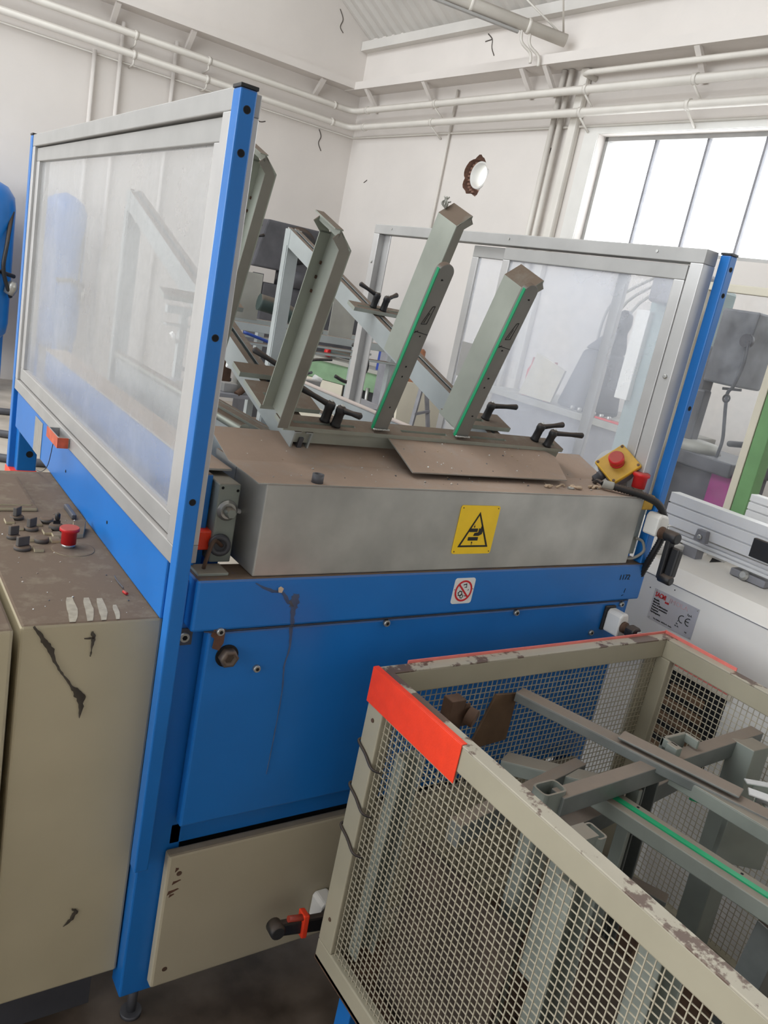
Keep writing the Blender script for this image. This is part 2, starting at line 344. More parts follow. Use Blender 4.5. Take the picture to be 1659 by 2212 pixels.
for (t, rr) in [(0.02, 0.118), (0.02, 0.138), (0.30, 0.138), (0.30, 0.118)]:
    for i in range(n2):
        q = 2*pi*i/n2; vs.append(W(HU+0.035, 0, HZ+0.01) + ax*t + (e*sin(q) + g*cos(q))*rr)
mm._a(vs, [(k*n2+i, k*n2+(i+1) % n2, ((k+1) % 4)*n2+(i+1) % n2, ((k+1) % 4)*n2+i) for k in range(4) for i in range(n2)], True)
mm.build('duct_ring', WHITEM, dd)
# window
wtf = lambda u, v2, z: W(u, -v2, z)
win = MB(tf=wtf).box(U0, U1, 0.10, 0.16, WZ0, WZ0+0.04).box(U0, U1, 0.10, 0.16, WZ1-0.035, WZ1).box(U0, U0+0.035, 0.10, 0.16, WZ0, WZ1).build('window_1', ALUD)
struct(win)
GLASSW = pane_mat('window_glass', 0.06, (0.9, 0.9, 0.9), 0.02)
mu = [U0] + [U0 + 0.545 + 0.505*i for i in range(0, 17)]
mu = [x for x in mu if x < U1] + [U1]
for i, u in enumerate(mu[1:-1]): MB(tf=wtf).box(u-0.010, u+0.010, 0.11, 0.15, WZ0, WZ1).build('mullion', MGREY, win)
for a, b2 in zip(mu[:-1], mu[1:]): MB(tf=wtf).box(a+0.012, b2-0.012, 0.128, 0.134, WZ0+0.02, WZ1-0.02).build('pane', GLASSW, win)
struct(MB(tf=wtf).box(U0-0.16, U1, -0.012, 0.0, WZ1+0.002, WZ1+0.075).box(U0-0.16, U0-0.002, -0.012, 0.0, WZ0, WZ1+0.002).build('trim_1', WHITEM))
p = portal('right_window_portal', tuple(W((U0+U1)/2, 0.0, (WZ0+WZ1)/2)), (0,0,0), U1-U0, WZ1-WZ0)
p.rotation_euler = Matrix((TV, V((0,0,1)), TV.cross(V((0,0,1))))).transposed().to_euler()
# roof: two corrugated slopes, a long skylight opening in the left slope
def corr(name, xa, xb, y0, y1):
    za = ridge - abs(xa-RX)*PITCH; zb = ridge - abs(xb-RX)*PITCH
    n = int((y1-y0)/0.045); vs = []
    for i in range(n+1):
        y = y0 + (y1-y0)*i/n; h = 0.02*(1 if (i//2) % 2 else -1)
        vs += [(xa, y, za+h), (xb, y, zb+h)]
    return MB()._a(vs, [(2*i, 2*i+1, 2*i+3, 2*i+2) for i in range(n)]).build(name, ROOF)
struct(corr('ceiling', RX, CX+0.8, YB-0.3, YW+0.3))
struct(corr('ceiling', RX, -1.0, YB-0.3, YW+0.02)); struct(corr('ceiling', -3.6, XL-0.3, YB-0.3, YW+0.02))
struct(corr('ceiling', -1.0, -3.6, YB-0.3, 0.8))
zc = ridge - (2.3+RX)*PITCH
portal('skylight_portal', (-2.3, 5.2, ridge-(2.3+RX)*PITCH), (0, -math.atan(PITCH), 0), 2.6*math.sqrt(1+PITCH**2), 8.8)
# ledges (concrete-looking channel beams round the walls) with bracket struts
lg = MB().box(XL, CX+0.02, YW-0.24, YW, 3.965, 4.05).build('trim_2', WALL); struct(lg)
for x in (2.35, 3.15, 4.75): MB().bar((x, YW-0.20, 3.97), (x, YW-0.01, 3.80), 0.05, 0.05).build('bracket_strut', WALL, lg)
lg2 = MB(tf=wtf).box(0, 13, -0.24, 0, 3.955, 4.04).build('trim_3', WALL); struct(lg2)
for u in (0.45, 1.55, 3.05, 3.35, 4.95, 6.5): MB(tf=wtf).bar((u, -0.22, 3.96), (u, -0.01, 3.76), 0.05, 0.035).build('bracket_strut', WALL, lg2)
struct(MB(tf=wtf).box(0, 14, -0.10, 0, EAVE-0.16, EAVE-0.06).build('trim_4', ROOF))

# heating pipes running round both walls
def wallpipe(name, z, r, off, label):
    t = thing(name, label, 'pipe', (3.0, YW-off, z))
    c = V((CX, CY, 0)) + TV*off + NV*off; 
    m = MB().tube([(XL+0.1, YW-off, z), (CX-off-0.14, YW-off, z)] + [tuple(V((CX-off-0.14, YW-off, z))*(1-k)**2 + V((CX-off+0.02, YW-off, z))*2*k*(1-k) + W(off+0.14, off, z)*k*k) for k in (0.25, 0.5, 0.75)] + [W(off+0.14, off, z), W(11, off, z)], r, 14)
    m.build('pipe_run', PIPE, t)
    for x in (0.9, 2.55, 3.35, 4.95): MB().cyl((x, YW-off, z), (x+0.03, YW-off, z), r*1.22, 14).build('collar', PIPE, t)
    for u in (0.45, 1.75, 3.85, 4.95, 7.0):
        MB().cyl(W(u, off, z), W(u+0.035, off, z), r*1.25, 14).build('collar', PIPE, t)
    for u in (1.75, 3.85, 4.95): MB().tube([W(u+0.02, off-r-0.005, z+0.02), W(u+0.02, off, z-r-0.01), W(u+0.02, 0.02, z-r-0.09), W(u+0.02, 0.0, z-r-0.09)], 0.010, 6).build('pipe_hanger', PIPE, t)
    for x in (2.55, 3.35): MB().tube([(x+.015, YW-off, z-r), (x+.015, YW-off, z-r-0.05), (x+.015, YW, z-r-0.07)], 0.010, 6).build('pipe_hanger', PIPE, t)
    return t
wallpipe('heating_pipe', 3.735, 0.036, 0.16, 'upper of the two cream heating pipes running round the white walls')
wallpipe('heating_pipe', 3.548, 0.036, 0.16, 'lower of the two cream heating pipes running round the white walls')
tag(MB().tube([(XL+.2, YW-0.02, 3.47), (CX-0.05, YW-0.02, 3.47), W(0.05, 0.02, 3.47), W(11, 0.02, 3.47)], 0.011, 8).build('wall_conduit', PIPE), 'thin white conduit running along the wall just under the heating pipes', 'conduit')
tag(MB().tube([W(3.80, 0.0, 3.87), W(3.80, 0.15, 3.87), W(3.86, 0.17, 3.87), W(11, 0.17, 3.87)], 0.026, 8).build('gutter_pipe', PIPE), 'pipe tucked under the wall ledge above the window', 'pipe')
tag(MB().tube([W(3.46, 0.06, 3.95), W(3.46, 0.06, 0.02)], 0.028, 10).build('vertical_pipe', PIPE), 'left one of two white vertical pipes beside the window', 'pipe', 'vertical pipes beside the window')
tag(MB().tube([W(3.55, 0.06, 3.95), W(3.55, 0.06, 0.02)], 0.028, 10).build('vertical_pipe', PIPE), 'right one of two white vertical pipes beside the window', 'pipe', 'vertical pipes beside the window')
tag(MB(tf=wtf).box(3.66, 3.76, -0.075, 0, 0, 3.95).build('downpipe', PIPE, bevel=0.02), 'wide white boxed downpipe at the window edge', 'downpipe')
tag(MB().tube([W(1.93, 0.03, 3.9), W(1.93, 0.03, 2.9), W(1.90, 0.03, 1.2)], 0.014, 8).build('wall_conduit', PIPE), 'thin vertical conduit left of the round wall hole', 'conduit')
for x, z1, lb in ((2.2, 3.5, 'left thin vertical conduit on the back wall below the pipes'), (2.46, 3.84, 'middle thin vertical conduit on the back wall crossing the pipes'), (3.03, 3.84, 'right thin vertical conduit on the back wall crossing the pipes')):
    tag(MB().tube([(x, YW-0.04, z1), (x, YW-0.04, 0.3)], 0.022, 8).build('wall_conduit', WALL), lb, 'conduit')
# roof tie rod pipe and its elbows, plus lattice braces
tp = thing('roof_tie_pipe', 'cream pipe crossing under the corrugated roof and ending at the wall', 'pipe', tuple(W(3.2, 0.2, 4.25)))
p1 = W(3.42, 0.10, 4.19); p0 = p1 + (V((4.5807, 6.6445, 4.3))-p1)*4.0
MB().tube([p1, p0], 0.055, 14).build('pipe_run', PIPE, tp)
dirp = (p0-p1).normalized()
for k in (0.35, 0.9, 1.6): MB().cyl(p1+dirp*k, p1+dirp*(k+0.03), 0.064, 14).build('collar', PIPE, tp)
for k in (0.42, 0.34): MB().tube(spline([p1+dirp*k+V((0,0,-0.04)), p1+dirp*(k-0.02)+V((0,0,-0.14)), p1+dirp*(k-0.12)+V((0,0,-0.2)), p1+dirp*(k-0.14)+V((0,0,-0.28))], 5), 0.014, 8).build('elbow_pipe', PIPE, tp)
MB().bar(p1+dirp*0.45+V((0,0,-0.075)), p1+dirp*3.0+V((0,0,-0.075)), 0.04, 0.02).build('cable_tray', ALUD, tp)
for k, (a, b2) in enumerate((((3.40, 4.22), (2.72, 4.75)), ((3.40, 4.22), (3.55, 4.75)), ((2.72, 4.75), (3.2, 4.72)), ((3.2, 4.72), (3.55, 4.75)))):
    br = MB().tube([W(a[0], 0.12, a[1]), W(b2[0], 0.5, b2[1])], 0.010, 6).build('brace_rod', PIPE, tp)

CRK = mat('wall_crack', (0.10, 0.085, 0.075), 0.95, 0, 0.2)
bw = bpy.data.objects['wall_back']
for pts in (((4.89, 3.45), (4.93, 3.38), (4.91, 3.30), (4.96, 3.22)), ((4.91, 4.79), (4.97, 4.70), (4.95, 4.61), (5.0, 4.56)), ((3.99, 3.40), (4.1, 3.33), (4.18, 3.35))):
    MB().tube(spline([(x, YW-0.002, z) for x, z in pts], 5), 0.006, 4).build('paint_crack', CRK, bw)
for pts in (((2.2, 4.42), (2.28, 4.36), (2.30, 4.28), (2.36, 4.20)), ((2.18, 4.35), (2.28, 4.36)), ((3.45, 3.30), (3.43, 3.22)), ((.42, 2.95), (.48, 2.98))):
    MB().tube(spline([W(u, 0.002, z) for u, z in pts], 5), 0.006, 4).build('paint_crack', CRK, wr)

# ================================================================== BLUE FEEDER MACHINE
M = thing('feeder_machine', 'large blue feeder machine with clear side screens and tilted grey guide arms', 'machine', (1.2, 2.15, 0))
YF = 1.317
# legs
for x0, x1, y0 in ((0.545, 0.634, 1.357), (1.86, 1.92, 1.357), (0.545, 0.61, 2.95), (1.86, 1.92, 2.95)):
    lg_ = B('leg', BLUE, M, x0, x1, y0, y0+0.06, 0.09, 1.09 if y0 < 2 else 1.12, 0.004)
    MB().cyl(((x0+x1)/2, y0+0.03, 0), ((x0+x1)/2, y0+0.03, 0.010), 0.024, 16).cyl(((x0+x1)/2, y0+0.03, 0.012), ((x0+x1)/2, y0+0.03, 0.09), 0.011, 10).build('levelling_foot', DGREY, lg_)
def post(x0, x1, y0, y1, z0, z1, holes, face=-1):
    p = B('post', BLUE, M, x0, x1, y0, y1, z0, z1, 0.003)
    B('post_cap', BLACK, p, x0-0.001, x1+0.001, y0-0.001, y1+0.001, z1, z1+0.006, 0.001)
    for z in holes:
        MB().cyl(((x0+x1)/2, y0-0.0008, z), ((x0+x1)/2, y0+0.004, z), 0.0055, 14).build('bolt_hole', DARK, p)
        vs = []
        MB().lathe(((x0+x1)/2, y0-0.0005, z), (0, 1, 0), [(0, 0.0066), (0.001, 0.0066)], 14).build('hole_rim', BLACK, p)
    return p
post(0.525, 0.5545, YF, YF+0.032, 0.46, 1.948, (1.917, 1.852, 1.555, 1.26))
post(1.8665, 1.8955, YF, YF+0.03, 1.108, 1.944, (1.911, 1.846, 1.551, 1.26))
post(0.525, 0.5545, 2.995, 3.03, 0.0, 1.95, ())
post(1.8665, 1.8955, 2.955, 2.99, 0.0, 1.945, ())
rp = MB().box(0.522, 0.614, 2.945, 3.034, 0.70, 0.845).build('tape_wrap', REDT, M, 0.004)
MB().cyl((0.585, 2.9495, 0.905), (0.585, 2.955, 0.905), 0.012, 14).build('bolt_hole', DARK, M)
# side rails under the screens, rear beam
sr = B('side_rail', BLUE, M, 0.531, 0.585, 1.378, 2.95, 1.002, 1.128, 0.004)
MB().box(0.5295, 0.5305, 2.52, 2.63, 1.006, 1.115).build('data_plate', STEEL, sr)
for yy in (1.78, 2.2): MB().cyl((0.530, yy, 1.06), (0.5315, yy, 1.06), 0.004, 10).build('bolt_hole', DARK, sr)
B('side_rail', BLUE, M, 1.84, 1.895, 1.378, 2.95, 0.985, 1.128, 0.004)
B('rear_beam', BLUE, M, 0.61, 1.86, 2.96, 3.0, 0.985, 1.10, 0.004)
B('inner_side_plate', BLUE, M, 0.600, 0.618, 1.42, 2.9, 1.07, 1.285, 0.003)
B('inner_side_cap', GALV, M, 0.596, 0.668, 1.45, 2.9, 1.285, 1.29, 0.001)
MB().lathe((0.598, 1.50, 1.235), (1, 0, 0), [(0, 0.007), (0.004, 0.007)], 6).build('screw', STEEL, M)
# front beam
fb = MB().box(0.572, 1.905, YF, 1.40, 0.998, 1.107).build('front_beam', BLUE, M, 0.006)
MB().box(0.6, 1.86, YF-0.0006, YF+0.01, 0.9972, 0.9982).build('seam', mat('seam_dirt', (0.05, 0.06, 0.09), 0.9, 0, 0.1), fb)
# dust ledge on the beam left end and small plate lying there
B('ledge_plate', SCRAPG, fb, 0.578, 0.640, 1.335, 1.385, 1.107, 1.113, 0.001)
text_mesh('handwritten_number', '1172', 0.022, (1.792, YF-0.0008, 1.062), (1,0,0), (0,0,1), INK, fb, 0.0, 1.05)
MB().tube([(1.833, YF-0.0006, 1.035), (1.831, YF-0.0006, 1.022)], 0.0008, 5).tube([(1.823, YF-0.0006, 1.013), (1.830, YF-0.0006, 1.016)], 0.0008, 5).build('pen_mark', INK, fb)
# door, rails, kick panel
door = MB().box(0.612, 1.86, YF+0.006, YF+0.034, 0.545, 0.993).build('front_door', BLUE, M, 0.005)
B('lower_rail', BLUE, M, 0.607, 1.86, 1.357, 1.41, 0.478, 0.530, 0.003)
B('inner_back_panel', DGREY, M, 0.60, 1.86, 1.44, 1.45, 0.13, 1.0, 0.001)
kp = MB().box(0.600, 1.865, YF+0.008, 1.352, 0.125, 0.474).build('kick_panel', KICK, M, 0.006)
for x, z in ((0.628, 0.425), (0.628, 0.17), (1.2, 0.44)):
    MB().cyl((x, YF+0.0075, z), (x, YF+0.013, z), 0.006, 12).build('screw', RUST, kp)
CH = mat('bare_rust_chip', (0.11, 0.05, 0.03), 0.8, 0, 0.2, 60)
for (x, z, a, b2) in ((0.625, 0.405, .010, .004), (0.620, 0.382, .013, .005), (0.618, 0.372, .006, .004), (0.622, 0.437, .004, .006)):
    MB().prism([(-a, -b2), (0, -b2*.6), (a, -b2*.2), (a*.7, b2*.5), (0, b2*.6), (-a*.8, b2)], (x, YF+0.0076, z), (1,0,0.25), (0,0,1), (0, 0.001, 0)).build('paint_chip', CH, kp)
def screw(x, z, y, par, r=0.008, m=STEEL):
    s = MB().lathe((x, y, z), (0,-1,0), [(0, r), (0.006, r), (0.008, r*.85)], 14).build('screw', m, par)
    MB().cyl((x, y-0.0083, z), (x, y-0.0078, z), r*.5, 6).build('hex_socket', DARK, s)
for x, z in ((1.033, 0.985), (1.433, 0.985), (1.743, 0.905), (0.727, 0.905)): screw(x, z, YF+0.006, door)
screw(0.632, 0.998, YF+0.001, fb); screw(1.84, 0.985, YF+0.006, door)
screw(0.576, 0.972, 1.357, M, 0.011)
MB().box(0.562, 0.592, 1.353, 1.357, 0.955, 0.99).build('bolt_plate', DGREY, M)
MB().prism([(-.012, .02), (.012, .02), (.012, -.012), (.004, -.028), (-.010, -.022), (-.008, -.002), (-.016, .004)], (0.632, YF+0.004, 0.983), (1,0,0), (0,0,1), (0, -0.003, 0)).build('latch_hook', CH, M)
hb = MB().lathe((0.657, YF+0.006, 0.940), (0,-1,0), [(0, 0.024), (0.003, 0.024)], 24).build('door_bolt', DARK, door)
MB().lathe((0.657, YF+0.003, 0.940), (0,-1,0), [(0, 0.020), (0.014, 0.020), (0.017, 0.017), (0.0171, 0.011), (0.010, 0.010)], 6).build('hex_head', mat('oily_brown_steel', (0.13, 0.10, 0.08), 0.5, 0.4, 0.2, 40), hb)
# cobweb dirt hanging over the beam and door
def ragged(pts, ws, y, par, name='cobweb', m=WEBM):
    mm = MB(); vs = []
    P = spline([(x, y, z) for x, z in pts], 5); n = len(P)
    for i, p in enumerate(P):
        k = i/(n-1)*(len(ws)-1); a = int(min(k, len(ws)-2)); wd = ws[a] + (ws[a+1]-ws[a])*(k-a)
        t = (P[min(i+1, n-1)] - P[max(i-1, 0)]).normalized(); nn = V((t.z, 0, -t.x))
        wa = wd*random.uniform(.5, 1.2); wb = wd*random.uniform(.5, 1.2)
        vs += [p - nn*wa, p - nn*wa*0.3 + V((0, -0.0015, 0)), p + nn*wb*0.3 + V((0, -0.0015, 0)), p + nn*wb]
    fs = [(4*i+k, 4*i+4+k, 4*i+5+k, 4*i+1+k) for i in range(n-1) for k in range(3)]
    return mm._a(vs, fs).build(name, m, par)
GWEB = mat('grey_cobweb', (0.11, 0.10, 0.095), 0.95, 0, 0.3, 60)
GWEB.node_tree.nodes['Principled BSDF'].inputs['Alpha'].default_value = 0.55
WEBM.node_tree.nodes['Principled BSDF'].inputs['Alpha'].default_value = 0.85
ragged([(0.69, 1.098), (0.725, 1.08), (0.752, 1.075), (0.770, 1.055), (0.785, 1.042)], [0.001, 0.004, 0.003, 0.005, 0.002], YF-0.001, fb, m=GWEB)
ragged([(0.788, 1.07), (0.786, 1.05), (0.786, 1.03), (0.790, 1.0)], [0.010, 0.012, 0.008, 0.004], YF-0.001, fb, m=GWEB)
ragged([(0.790, 0.998), (0.797, 0.95), (0.792, 0.90), (0.797, 0.85), (0.798, 0.78), (0.797, 0.70), (0.795, 0.64)], [0.004, 0.004, 0.0025, 0.0018, 0.0015, 0.001, 0.0006], YF+0.005, door, m=GWEB)
MB().prism([(-.004,-.005), (.003,-.006), (.006,.003), (0,.007), (-.005,.004)], (0.748, YF-0.001, 1.081), (1,0,0), (0,0,1), (0,-0.003,0)).build('dirt_flake', FIBRE, fb)
# galvanised roller cover
cv = MB()
cv.prism([(1.323, 1.1075), (1.323, 1.298), (1.470, 1.302), (1.470, 1.108)], (0.685, 0, 0), (0,1,0), (0,0,1), (1.128, 0, 0))
cover = cv.build('roller_cover', GALV, M, 0.003)
th = rad(19)
top = MB()
top.prism([(1.320, 1.2985), (1.470, 1.3025), (1.590, 1.3025+0.12*math.tan(th)), (1.590, 1.3045+0.12*math.tan(th)), (1.470, 1.3045), (1.320, 1.3005)], (0.665, 0, 0), (0,1,0), (0,0,1), (1.152, 0, 0))
ctop = top.build('cover_top', GALV, M)
MB().box(0.685, 0.69, 1.47, 1.58, 1.11, 1.30).build('cover_end_plate', GALV, M)
bush = MB().lathe((0.800, 1.336, 1.301), (0,0,1), [(0, .012), (.018, .012), (.018, .008), (.010, .007)], 16).build('threaded_bush', DGREY, M)
# fluff and crumbs on the cover
def crumbs(pts, par):
    for mt in (FIBRE, DGREY, WSIGN):
        mm = MB()
        for p, sz in pts:
            if random.random() < 0.36: mm.lathe(p, (random.uniform(-.4, .4), random.uniform(-.4, .4), 1), [(-sz*.4, sz*.7), (0, sz), (sz*.7, sz*.45)], 5)
        o = mm.build('crumbs', mt, par); o['kind'] = 'stuff'
cr = []
for i in range(110):
    x = random.uniform(0.70, 1.79); y = random.uniform(1.345, 1.55); cr.append(((x, y, 1.302 + max(0, y-1.47)*math.tan(th)+.0015), random.uniform(.0010, .0030)))
crumbs(cr, ctop)
fm_ = MB()
for (x, y, n) in ((1.50, 1.372, 5), (1.575, 1.372, 9), (1.665, 1.378, 10)):
    for k in range(n):
        a = random.uniform(0, 2*pi); c = V((x+random.uniform(-.024, .024), y+random.uniform(-.008, .008), 1.304))
        fm_.tube(spline([c, c+V((.008*cos(a), .004*sin(a), .004)), c+V((.016*cos(a+.6), .008*sin(a+.6), .003))], 3), 0.0030, 5)
fm_.build('fluff', FIBRE, ctop)['kind'] = 'stuff'
MB().tube([(1.553, 1.366, 1.304), (1.572, 1.364, 1.304)], .004, 8).build('small_pin', STEEL, ctop)
# warning sign
def rrect(w_, h_, r_, n=5):
    pts = []
    for cx_, cz_, a0 in ((w_/2-r_, h_/2-r_, 0), (-w_/2+r_, h_/2-r_, 90), (-w_/2+r_, -h_/2+r_, 180), (w_/2-r_, -h_/2+r_, 270)):
        for k in range(n+1): a = rad(a0 + 90*k/n); pts.append((cx_ + r_*cos(a), cz_ + r_*sin(a)))
    return pts
E1, E2 = (1,0,0), (0,0,1)
so = (1.235, 1.3225, 1.2065)
sg = MB().prism(rrect(0.118, 0.118, 0.006), so, E1, E2, (0, -0.0016, 0)).build('warning_sign', YELS, cover)
sg['label'] = 'square yellow crushing hazard sign with a black triangle'
so2 = V(so) + V((0, -0.0017, 0))
mm = MB(); tri = [(-0.046, -0.042), (0.046, -0.042), (0.0, 0.044)]; tri2 = [(-0.0385, -0.0378), (0.0385, -0.0378), (0.0, 0.0355)]
for i in range(3):
    j = (i+1) % 3; mm.prism([tri[i], tri[j], tri2[j], tri2[i]], so2, E1, E2, (0, -0.0006, 0))
# pressing plates, hand, arrows
mm.prism([(-.020, -.005), (.004, -.005), (.004, .0035), (-.020, .0035)], so2, E1, E2, (0,-.0006,0))
mm.prism([(-.020, -.026), (.010, -.026), (.010, -.0175), (-.020, -.0175)], so2, E1, E2, (0,-.0006,0))
mm.prism([(-.006, -.0145), (.010, -.0145), (.019, -.010), (.020, -.002), (.017, .0075), (.013, .009), (.0125, .003), (.008, .0045), (.007, -.006), (-.004, -.0075)], so2, E1, E2, (0,-.0006,0))
mm.prism([(-.0085, .013), (-.0075, .013), (-.0075, .009), (-.0055, .009), (-.008, .005), (-.0105, .009), (-.0085, .009)], so2, E1, E2, (0,-.0006,0))
mm.prism([(-.0065, -.037), (-.0055, -.037), (-.0055, -.032), (-.0035, -.032), (-.006, -.028), (-.0085, -.032), (-.0065, -.032)], so2, E1, E2, (0,-.0006,0))
mm.build('sign_pictogram', INK, cover)
for dx in (-.053, .053):
    for dz in (-.053, .053): MB().cyl((so[0]+dx, 1.3207, so[2]+dz), (so[0]+dx, 1.3202, so[2]+dz), .0016, 8).build('sign_rivet', RUST, cover)
# prohibition sign
po = V((1.234, YF-0.0004, 1.056))
ps = MB().prism(rrect(0.062, 0.065, 0.007), po, E1, E2, (0, -0.0014, 0)).build('prohibition_sign', WSIGN, fb)
po2 = po + V((0, -0.0015, 0)); mm = MB(); nn = 36
for i in range(nn):
    a, b2 = 2*pi*i/nn, 2*pi*(i+1)/nn
    mm.prism([(.026*cos(a), .027*sin(a)), (.026*cos(b2), .027*sin(b2)), (.0215*cos(b2), .0225*sin(b2)), (.0215*cos(a), .0225*sin(a))], po2, E1, E2, (0,-.0006,0))
mm.prism([(-.0175, .0145), (-.0145, .0175), (.0175, -.0145), (.0145, -.0175)], po2, E1, E2, (0,-.0008,0))
mm.build('sign_ring', REDI, fb)
mm = MB()
for (cx_, cz_, rr) in ((-.009, -.006, .006), (-.003, -.014, .0045)):
    for i in range(12):
        a, b2 = 2*pi*i/12, 2*pi*(i+1)/12; k = 1.25 if i % 2 else 1.0
        mm.prism([(cx_+rr*k*cos(a), cz_+rr*k*sin(a)), (cx_+rr*k*cos(b2), cz_+rr*k*sin(b2)), (cx_+rr*.72*cos(b2), cz_+rr*.72*sin(b2)), (cx_+rr*.72*cos(a), cz_+rr*.72*sin(a))], po2, E1, E2, (0,-.0005,0))
mm.prism([(-.004, .016), (.006, .019), (.007, .017), (-.003, .014)], po2, E1, E2, (0,-.0005,0)).prism([(.006, .019), (.008, .008), (.0065, .008), (.0045, .018)], po2, E1, E2, (0,-.0005,0))
mm.prism([(.001, .010), (.008, .010), (.008, .0085), (.001, .0085)], po2, E1, E2, (0,-.0005,0)).prism([(.012, .001), (.015, .004), (.016, .003), (.013, 0)], po2, E1, E2, (0,-.0005,0)).prism([(.004, -.012), (.011, -.013), (.011, -.0145), (.004, -.0135)], po2, E1, E2, (0,-.0005,0))
mm.build('sign_pictogram', INK, fb)
for dx in (-.028, .028): MB().cyl((po.x+dx, po.y-.0017, po.z+.004), (po.x+dx, po.y-.0012, po.z+.004), .0012, 8).build('sign_rivet', INK, fb)
# bearing block left of the cover
bk = B('bearing_block', SCRAPG, M, 0.621, 0.666, 1.392, 1.50, 1.112, 1.275, 0.003)
MB().lathe((0.643, 1.392, 1.222), (0,-1,0), [(0, .021), (.004, .021), (.004, .016), (.008, .016)], 24).build('washer', STEEL, bk)
MB().lathe((0.643, 1.384, 1.222), (0,-1,0), [(0, .011), (.016, .011), (.018, .009)], 6).build('hex_bolt', SCRAPG, bk)
for x, z in ((0.628, 1.267), (0.660, 1.262)): MB().cyl((x, 1.3915, z), (x, 1.395, z), .003, 10).build('bolt_hole', DARK, bk)
MB().cyl((0.664, 1.42, 1.215), (0.685, 1.42, 1.21), .005, 8).build('roll_pin', WSIGN, bk)
MB().lathe((0.640, 1.40, 1.150), (-.3,-1,.1), [(0, .022), (.02, .022), (.024, .018), (.024, .013), (.012, .012)], 18).build('grease_cup', DGREY, M)
MB().tube(spline([(0.598, 1.36, 1.113), (0.600, 1.352, 1.150), (0.615, 1.365, 1.168), (0.64, 1.385, 1.150)], 5), .004, 6).build('greasy_pipe', RUST, M)
B('gap_plate', BLUE, M, 0.585, 0.70, 1.52, 1.53, 0.7, 1.12, 0.002)  # plate added to block the bright background under the bearing block
B('orange_box', REDT, M, 0.595, 0.625, 1.40, 1.44, 1.135, 1.175, 0.003)
# -------------------------------------------------------------- screens
def screen_left():
    X0, X1 = 0.527, 0.577; y0, y1, z0, z1 = 1.350, 2.993, 1.128, 1.951
    s = MB().box(X0, X1, y0, y1, z1-0.036, z1).build('side_screen', ALUD, M, 0.002)
    B('frame_rail', ALUD, s, X0, X1, y0, y1, z0, z0+0.036)
    B('frame_upright', ALU, s, X0, X1, y0, y0+0.036, z0+0.036, z1-0.036)
    B('frame_upright', ALU, s, X0, X1, y1-0.036, y1, z0+0.036, z1-0.036)
    a0, a1, c0, c1 = y0+0.040, y1-0.040, z0+0.040, z1-0.040; xi0, xi1 = X0+0.008, X0+0.030
    B('sash_rail', ALUD, s, xi0, xi1, a0, a1, c1-0.040, c1); B('sash_rail', ALUD, s, xi0, xi1, a0, a1, c0, c0+0.040)
    B('sash_upright', ALU, s, xi0, xi1, a0, a0+0.040, c0+0.040, c1-0.040); B('sash_upright', ALU, s, xi0, xi1, a1-0.040, a1, c0+0.040, c1-0.040)
    MB().box(xi0+0.010, xi0+0.014, a0+0.038, a1-0.038, c0+0.038, c1-0.038).build('pane', PANE_L, s)
    h = MB().box(X0-0.030, X0-0.026, 2.17, 2.30, z0+0.004, z0+0.030).box(X0-0.026, X0, 2.17, 2.174, z0+0.004, z0+0.030).box(X0-0.026, X0, 2.296, 2.30, z0+0.004, z0+0.030).build('handle', ALUD, s, 0.001)
    MB().box(X0-0.032, X0-0.0302, 2.168, 2.302, z0+0.003, z0+0.031).box(X0-0.030, X0-0.004, 2.168, 2.1698, z0+0.003, z0+0.031).build('handle_tape', mat('worn_orange_tape', (0.55, 0.10, 0.045), 0.5, 0, 0.25, 40), s)
    MB().tube(spline([(X0-0.028, 2.23, z0+0.004), (X0-0.03, 2.26, 1.06), (X0-0.03, 2.33, 1.02), (X0-0.03, 2.40, 1.005)], 5), 0.0012, 5).build('thin_wire', DGREY, s)
screen_left()
def screen_right():
    X0, X1 = 1.808, 1.858; y0, y1, z0, z1 = 1.347, 2.925, 1.128, 1.947
    s = MB().box(X0, X1, y0, y1, z1-0.036, z1).build('side_screen', ALUD, M, 0.002)
    B('frame_rail', ALUD, s, X0, X1, y0, y1, z0, z0+0.036)
    B('frame_upright', ALU, s, X0, X1, y0, y0+0.040, z0+0.036, z1-0.036); B('frame_upright', ALU, s, X0, X1, y1-0.040, y1, z0+0.036, z1-0.036)
    B('track_strip', ALU, s, X0+0.028, X0+0.034, y1-0.085, y1-0.040, z0+0.036, z1-0.036)
    for yy, zz in ((1.365, 1.62), (2.905, 1.80)): MB().lathe((X0, yy, zz), (-1,0,0), [(0, .006), (.003, .006), (.004, .004)], 12).build('screw', STEEL, s)
    for yy in (1.50, 2.10, 2.80): MB().lathe((X0, yy, z1-0.015), (-1,0,0), [(0, .004), (.002, .004)], 10).build('screw', STEEL, s)
    for (a0, a1, xo) in ((1.395, 2.115, 0.006), (1.60, 2.30, 0.026)):
        c0, c1 = z0+0.040, z1-0.042; xa, xb = X0+xo, X0+xo+0.016
        B('sash_rail', ALUD, s, xa, xb, a0, a1, c1-0.038, c1); B('sash_rail', ALUD, s, xa, xb, a0, a1, c0, c0+0.038)
        B('sash_upright', ALU, s, xa, xb, a0, a0+0.034, c0+0.038, c1-0.038); B('sash_upright', ALU, s, xa, xb, a1-0.034, a1, c0+0.038, c1-0.038)
        MB().box(xa+0.006, xa+0.009, a0+0.032, a1-0.032, c0+0.036, c1-0.036).build('pane', PANE_R, s)
    MB().box(X0+0.023, X0+0.0245, 2.17, 2.25, 1.46, 1.58).build('latch_plate', ALUD, s)
screen_right()
